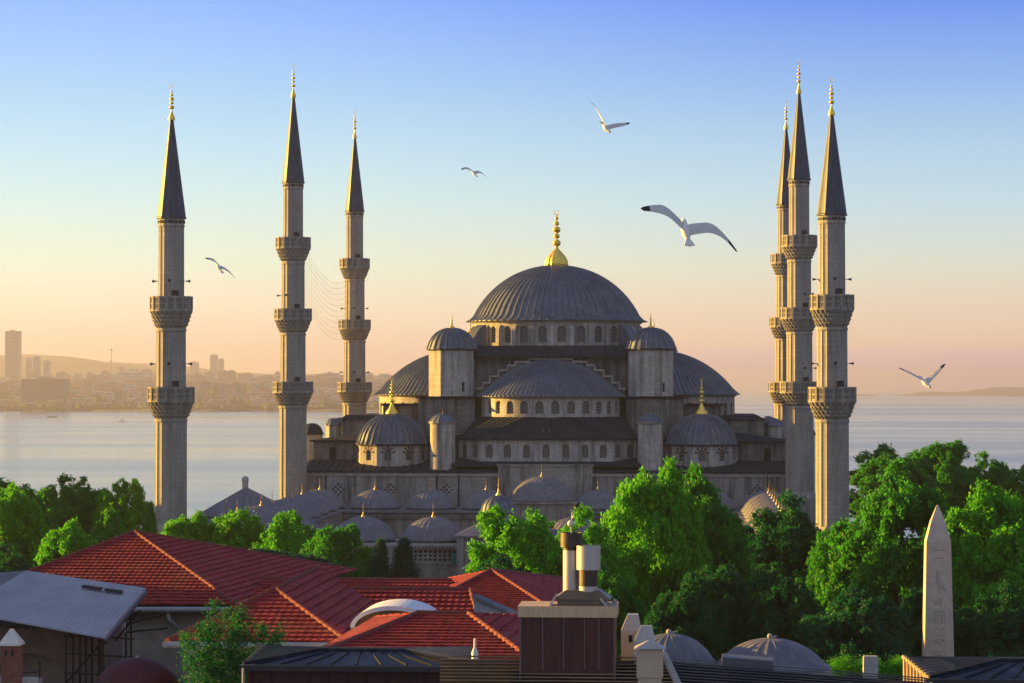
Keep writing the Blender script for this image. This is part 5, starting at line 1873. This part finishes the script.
# ------------------------------------------------------------------ the near ribbed roof with chimney box, vents and flues
M['steel'] = plain('dull flue steel', (.46, .42, .38), (.36, .33, .30), 3, .42, (2, 2, .3), metal=.35)
M['soot'] = plain('sooty steel', (.045, .03, .02), (.08, .05, .03), 4, .5)
M['cladding'] = plain('dark copper cladding', (.085, .036, .026), (.036, .018, .018), 2.5, .6, (4, 4, .5), spec=.2)
def near_roof():
    YB, YF = 36.0, 34.0
    bl, hp, fl, fm = at(440, 655, YB), at(664, 656, YB), at(440, 722, YF), at(696, 722, YF)
    hp.z = bl.z; fm.z = fl.z
    t = thing('ribbed_roof', 'near building with long lapped board roof, sunlit ribs left of a pale hip', 'building', ((bl.x + hp.x) / 2, 33, gz(0, 33)))
    mb = MB()
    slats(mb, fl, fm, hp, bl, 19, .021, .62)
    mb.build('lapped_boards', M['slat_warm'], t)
    mb = MB()
    dn = V((0, 0, -.07))  # near-black sheet below the boards; shade of the gaps put into its colour
    mb.quad(fl + dn, fm + dn, hp + dn, bl + dn)
    mb.quad(fm + dn, V((at(930, 740, YF).x, YF, fl.z)) + dn, at(930, 678, 35.2) + dn, hp + dn)
    mb.build('gap_shade', M['void'], t)
    r0, r1 = at(930, 678, 35.2), at(930, 740, YF)
    r1.z = fl.z
    mb = MB()
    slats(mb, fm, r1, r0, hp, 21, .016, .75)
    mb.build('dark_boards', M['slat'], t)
    h = MB(); h.tube([hp + V((0, 0, .03)), hp.lerp(fm, .35) + V((0, 0, .03)), fm + V((0, 0, .03))], .055, 8); h.build('hip_capping', M['coping'], t)
    b = MB()
    b.prism([(fl.x, YF + .1), (r1.x, YF + .1), (r0.x, 35), (hp.x, YB), (bl.x, YB)], gz(0, 33), fl.z - .05)
    b.build('wall', M['redwall'], t)
    # eave slab before the lead dome
    a, c = at(722, 655, 36.6), at(773, 659, 36.6)
    q = MB(); q.hexa([V((a.x, 36.3, a.z - .16)), V((c.x, 36.3, c.z - .16)), V((c.x, 36.8, c.z - .16)), V((a.x, 36.8, a.z - .16)), V((a.x, 36.3, a.z)), V((c.x, 36.3, c.z)), V((c.x, 36.8, c.z)), V((a.x, 36.8, a.z))]); q.build('roof_curb', M['slat'], t)
    # chimney box
    Y = 35.4
    l, r = at(520, 672, Y), at(615, 672, Y)
    zt, zb = at(520, 606, Y).z, at(520, 671, Y).z
    zc = at(520, 617, Y).z
    x0, x1 = l.x, r.x
    t = thing('chimney_box', 'broad copper clad chimney box carrying two round steel flues on the near roof', 'chimney', ((x0 + x1) / 2, Y + .4, zb))
    m = MB(); m.box(x0, x1, Y, Y + .8, zb - .35, zc); m.build('cladding', M['cladding'], t)
    s = MB()
    for k in (.24, .46, .68, .83): s.box(lerp(x0, x1, k) - .008, lerp(x0, x1, k) + .008, Y - .015, Y, zb + .02, zc)
    s.box(x0 - .012, x0 + .02, Y - .014, Y - .001, zb - .2, zc); s.box(x1 - .02, x1 + .012, Y - .014, Y - .001, zb - .2, zc)
    s.build('seams', plain('seam metal', (.12, .09, .085), (.09, .07, .07), 3, .4), t)
    k = MB(); k.box(x0 - .03, x1 + .03, Y - .03, Y + .83, zc, zt); k.build('top_fascia', plain('pale sheet metal', (.50, .37, .22), (.38, .27, .16), 6, .5, (4, 4, .5)), t)
    p0, p1 = at(554, 600, Y), at(606, 606, Y)
    c = MB()
    cx0, cx1 = at(557, 605, Y).x, at(606, 605, Y).x
    zp = at(580, 600, Y).z
    c.box(cx0, cx1, Y + .1, Y + .7, zt, zp)
    c.frustum([(cx0 - .04, Y + .06), (cx1 + .06, Y + .06), (cx1 + .06, Y + .76), (cx0 - .04, Y + .76)], zp, [(cx0 + .1, Y + .25), (cx1 - .1, Y + .25), (cx1 - .1, Y + .6), (cx0 + .1, Y + .6)], at(580, 592, Y).z)
    c.build('flue_plate', plain('brown flashing', (.17, .115, .07), (.11, .08, .05), 3, .4), t)
    f = MB()
    q = at(546, 603, Y)
    f.rbox((q.x + .05, Y + .2, zt), .03, .3, .17, 0, 0, .55)
    f.build('loose_flashing', M['coping'], t)
    f = MB()
    q = at(608, 601, Y)
    f.rbox((q.x - .02, Y + .2, zt), .03, .3, .13, 0, 0, -.7)
    f.build('loose_flashing', M['coping'], t)
    k = MB(); q = at(614, 600, Y); k.ball((q.x, Y + .3, zt + .05), .035, 8); k.build('lifting_eye', M['gutter'], t)
    def flue(px, hw, top, neck, bot, chw, y, gap):
        e = MB()
        c = at(px, bot, y); r = at(px + hw, bot, y).x - c.x; rc = at(px + chw, bot, y).x - c.x
        z = lambda q: at(px, q, y).z
        e.lathe([(r, z(bot) - .1), (r, z(neck))], (c.x, y, 0), 24)
        e.lathe([(r * 1.06, z(bot) - .02), (r * 1.06, z(bot) + .03)], (c.x, y, 0), 24)
        e = e.build('flue', M['steel'], t, smooth=40)
        e2 = MB()
        e2.lathe([(r * .96, z(neck)), (r * .96, z(neck) + .05)], (c.x, y, 0), 24)
        e2.lathe([(rc, z(gap)), (rc, z(top)), (rc * .93, z(top)), (rc * .93, z(gap)), (rc, z(gap))], (c.x, y, 0), 28)
        e2.lathe([(.005, z(top) - .05), (rc * .93, z(top) - .05)], (c.x, y, 0), 28)
        return c, r, z, e, e2
    c, r, z, e, e2 = flue(571.5, 8.5, 532.5, 550, 594, 11, Y + .5, 547)
    e2.build('cowl', M['soot'], e, smooth=40)
    bl_ = MB(); bl_.ball((c.x - .01, Y + .5, z(523.5)), .048, 14); bl_.tube([(c.x, Y + .5, z(533)), (c.x - .01, Y + .5, z(526))], .012, 6); bl_.tube([(c.x, Y + .5, z(520)), (c.x + .01, Y + .5, z(512))], .007, 5)
    bl_.build('ball_cap', plain('pale ball', (.62, .57, .52), (.5, .46, .42), 4, .5), e, smooth=50)
    c, r, z, e, e2 = flue(588.5, 9.5, 545.5, 578, 596, 12, Y + .35, 569.5)
    e2.build('cowl', M['steel'], e, smooth=40)
    n = MB(); n.lathe([(r * 1.005, z(586)), (r * 1.005, z(569))], (c.x, Y + .35, 0), 24); n.build('soot_band', M['soot'], e, smooth=40)
    # two mansard vents right of the box, and the square capped one in front
    for px0, px1, top, sh, bot, y, lab in ((621, 641, 615, 631, 656, 36.6, 'taller mansard topped metal roof vent touching the right end of the chimney box'), (634, 655, 627, 642, 656, 35.9, 'lower mansard topped metal roof vent, second right of the chimney box')):
        a, b = at(px0, bot, y), at(px1, bot, y)
        z0, z1, z2 = a.z - .5, at(px0, sh, y).z, at(px0, top, y).z
        w = b.x - a.x
        t = thing('roof_vent', lab, 'vent', ((a.x + b.x) / 2, y, z0), 'metal vents on the near roof')
        m = MB(); m.box(a.x, b.x, y, y + .35, z0, z1)
        m.frustum([(a.x, y), (b.x, y), (b.x, y + .35), (a.x, y + .35)], z1, [(a.x + w * .33, y + .06), (b.x - w * .16, y + .06), (b.x - w * .16, y + .29), (a.x + w * .33, y + .29)], z2)
        m.build('housing', M['steel'], t)
        h = MB(); h.box(lerp(a.x, b.x, .38), lerp(a.x, b.x, .58), y - .01, y, z1 - .16, z1 - .06); h.build('louvre', M['void'], t)
    y = 33.9
    a, b = at(636.5, 660, y), at(663, 660, y)
    zt, zp, z0 = at(636, 650, y).z, at(650, 641.5, y).z, at(636, 700, y).z
    t = thing('capped_vent', 'square tan roof vent with low pyramid cap at the bottom right of centre', 'vent', ((a.x + b.x) / 2, y + .15, z0))
    m = MB(); m.box(a.x, b.x, y, y + .33, lerp(z0, zt, .45), zt); m.box(a.x + .02, b.x - .02, y + .02, y + .31, z0 - .3, lerp(z0, zt, .45)); m.build('housing', plain('tan sheet metal', (.43, .33, .23), (.34, .26, .18), 3, .45), t)
    m = MB(); q = .035
    m.frustum([(a.x - q, y - q), (b.x + q, y - q), (b.x + q, y + .33 + q), (a.x - q, y + .33 + q)], zt + .012, [((a.x + b.x) / 2 - .02, y + .15), ((a.x + b.x) / 2 + .02, y + .15), ((a.x + b.x) / 2 + .02, y + .19), ((a.x + b.x) / 2 - .02, y + .19)], zp)
    m.build('cap', M['steel'], t)
    # white bottle shaped vent pipe
    y = 40
    c = at(475, 660, y)
    t = thing('vent_post', 'small white bottle shaped vent post right of the lead penthouse roof', 'vent', (c.x, y, c.z - .2))
    m = MB(); m.lathe([(.055, -.4), (.055, .12), (.022, .2), (.02, .33), (.002, .35)], c, 12); m.build('post', plain('white post', (.65, .62, .58), (.55, .52, .5), 3), t, smooth=40)
near_roof()

def lead_domes():
    for px, top, base, hw, Y, lab, nm in ((670, 633.5, 664, 45, 112, 'grey lead covered bath dome partly hidden by the capped roof vent', 'bath_dome'), (771, 638, 668, 57, 112, 'grey ribbed lead bath dome with small knob behind the dark slatted roof', 'bath_dome')):
        c = at(px, base, Y); r = at(px + hw, base, Y).x - c.x; h = at(px, top, Y).z - c.z
        t = thing(nm, lab, 'dome', (c.x, Y, gz(0, Y)), 'lead bath domes')
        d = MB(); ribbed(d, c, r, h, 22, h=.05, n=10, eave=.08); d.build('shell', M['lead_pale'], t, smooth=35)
        b = MB(); b.prism(ngon(c.x, Y, r * 1.05, 8), gz(0, Y), c.z); b.build('drum', M['stone'], t)
        k = MB(); k.ball((c.x - .05, Y, c.z + h + .08), .12, 10); k.tube([(c.x, Y, c.z + h), (c.x + .25, Y, c.z + h + .10)], .05, 6); k.build('knob', M['coping'], t, smooth=True)
    Y = 100
    p = at(871, 668, Y)
    a, b = at(861, 668, Y).x, at(881, 668, Y).x
    z0, zt = gz(0, Y), at(871, 658.5, Y).z
    t = thing('stone_stub_chimney', 'squat stone chimney standing in the clipped hedge', 'chimney', (p.x, Y, z0))
    m = MB(); m.frustum([(a, Y), (b, Y), (b, Y + .8), (a, Y + .8)], z0, [(a + .12, Y + .1), (b - .1, Y + .1), (b - .1, Y + .7), (a + .12, Y + .7)], zt); m.build('stack', M['stone'], t)
    c = MB(); c.box(a + .14, b - .12, Y + .12, Y + .68, zt, zt + .05); c.build('cap', M['coping'], t)
lead_domes()

# ------------------------------------------------------------------ gulls
GW = plain('white plumage', (.72, .68, .62), (.62, .58, .53), 8, .7)
GG = plain('grey wing plumage', (.58, .54, .49), (.48, .45, .41), 8, .7)
GB = plain('black wing tips', (.03, .03, .03), (.02, .02, .02), 8, .6)
def gull(label, px, py, Y, fwd, left, right, chord, body=.30):
    """left/right: wing joints in pixels from body; fwd: flight direction; one continuous mesh"""
    c = at(px, py, Y)
    k = Y / F
    f = V(fwd).normalized()
    side = f.cross(V((0, 0, 1))).normalized()
    up = side.cross(f)
    mb = MB()
    # body: lofted rings from tail root to bill
    rings = [(-.62, .05, 0), (-.45, .16, .0), (-.15, .27, -.02), (.15, .28, -.02), (.38, .20, .02), (.50, .155, .05), (.62, .16, .06), (.72, .11, .06), (.78, .035, .05), (.92, .012, .03)]
    n = 12
    P = []
    for x, r, z in rings:
        for i in range(n):
            a = 2 * PI * i / n
            P.append(c + f * x * body + side * math.cos(a) * r * body * .95 + up * (math.sin(a) * r * body * .9 + z * body))
    Fc, mi = [], []
    for j in range(len(rings) - 1):
        for i in range(n):
            Fc.append((j * n + i, j * n + (i + 1) % n, (j + 1) * n + (i + 1) % n, (j + 1) * n + i))
    mb.add(P, Fc, 0)
    # fan tail
    tl = []
    for u in (-1, -.5, 0, .5, 1):
        tl.append(c - f * body * (1.02 - .08 * abs(u)) + side * u * body * .34)
    root = [c - f * body * .5 + side * u * body * .12 for u in (-1, -.5, 0, .5, 1)]
    for i in range(4):
        q = [root[i], root[i + 1], tl[i + 1], tl[i]]
        mb.hexa([p - up * .006 for p in q] + [p + up * .006 for p in q], 0)
    for wing in (left, right):
        pts = [c + f * body * .12] + [c + V((dx * k * cy_, dy * -0 + dx * k * sy_, -dy * k)) + V((0, dep, 0)) for dx, dy, dep in wing]
        nseg = len(pts) - 1
        sec = []
        for i in range(nseg * 4 + 1):
            t = i / 4
            a = min(int(t), nseg - 1)
            u = t - a
            p0, p1, p2, p3 = pts[max(a - 1, 0)], pts[a], pts[a + 1], pts[min(a + 2, nseg)]
            p = .5 * ((2 * p1) + (p2 - p0) * u + (2 * p0 - 5 * p1 + 4 * p2 - p3) * u * u + (3 * p1 - p0 - 3 * p2 + p3) * u ** 3)
            s = t / nseg
            ch = chord * (1.0 - .15 * s if s < .55 else (.92 - (s - .55) * 1.45)) if s < .98 else chord * .06
            ch = max(ch, chord * .05)
            th = .05 * body * (1 - .85 * s) + .004
            sec.append((p, ch, th, s))
        P, Fc, mm = [], [], []
        for p, ch, th, s in sec:
            le, te = p + f * ch * .35, p - f * ch * .65
            mid = p + f * ch * .1
            P += [le, mid + up * th + up * .06 * ch, te, mid - up * th * .4 + up * .06 * ch]
        for i in range(len(sec) - 1):
            s = sec[i][3]
            for q in range(4):
                Fc.append((i * 4 + q, i * 4 + (q + 1) % 4, i * 4 + 4 + (q + 1) % 4, i * 4 + 4 + q))
                mm.append(2 if s > .76 else (1 if q in (2, 3) or s > .6 else 1))
        base = len(mb.v)
        mb.v.extend([tuple(p) for p in P]); mb.f.extend([tuple(i + base for i in q) for q in Fc]); mb.m.extend(mm)
    o = mb.build('seagull', [GW, GG, GB], smooth=40, base=c)
    tag(o, label, 'bird', 'seagulls in the sky')
gull('largest seagull with wide spread wings, right of the main dome finial', 686, 231, 36, (-.22, .42, .88), [(-6, -9, 0), (-20, -21, -.05), (-33, -23, -.08), (-45, -22, -.1)], [(10, -4, 0), (25, -4, -.05), (38, 5, -.08), (51, 21, -.1)], .185, .25)
gull('seagull with raised v shaped wings high above the main dome', 606, 128, 88, (.45, -.35, -.6), [(-3, -7, 0), (-7, -15, -.05), (-11, -21, -.1), (-15, -26, -.1)], [(6, -1, 0), (13, -2.5, .0), (19, -3.5, 0), (24, -5, 0)], .20, .34)
gull('small seagull left of the finial, between the high spires', 474, 173.5, 150, (-.5, .4, .55), [(-4, -4, 0), (-7, -5.5, 0), (-10, -5.5, 0), (-13, -4, 0)], [(3, -2, 0), (6, -1.5, 0), (9, .5, 0), (12.5, 4, 0)], .26, .34)
gull('seagull gliding beside the leftmost minaret', 219, 267.5, 105, (-.55, .4, .7), [(-2, -4, 0), (-6, -8, 0), (-10, -9, 0), (-14, -9.5, 0)], [(3, -.5, 0), (8, 2.5, 0), (12, 6, 0), (16, 11, 0)], .22, .34)
gull('seagull near the right edge, wings raised above the sea horizon', 925.5, 383, 78, (.5, -.45, -.6), [(-5, -4, 0), (-12, -8, 0), (-19, -11.5, 0), (-27, -15, 0)], [(4, -3, 0), (9, -8, 0), (14, -13, 0), (20, -19, 0)], .19, .32)
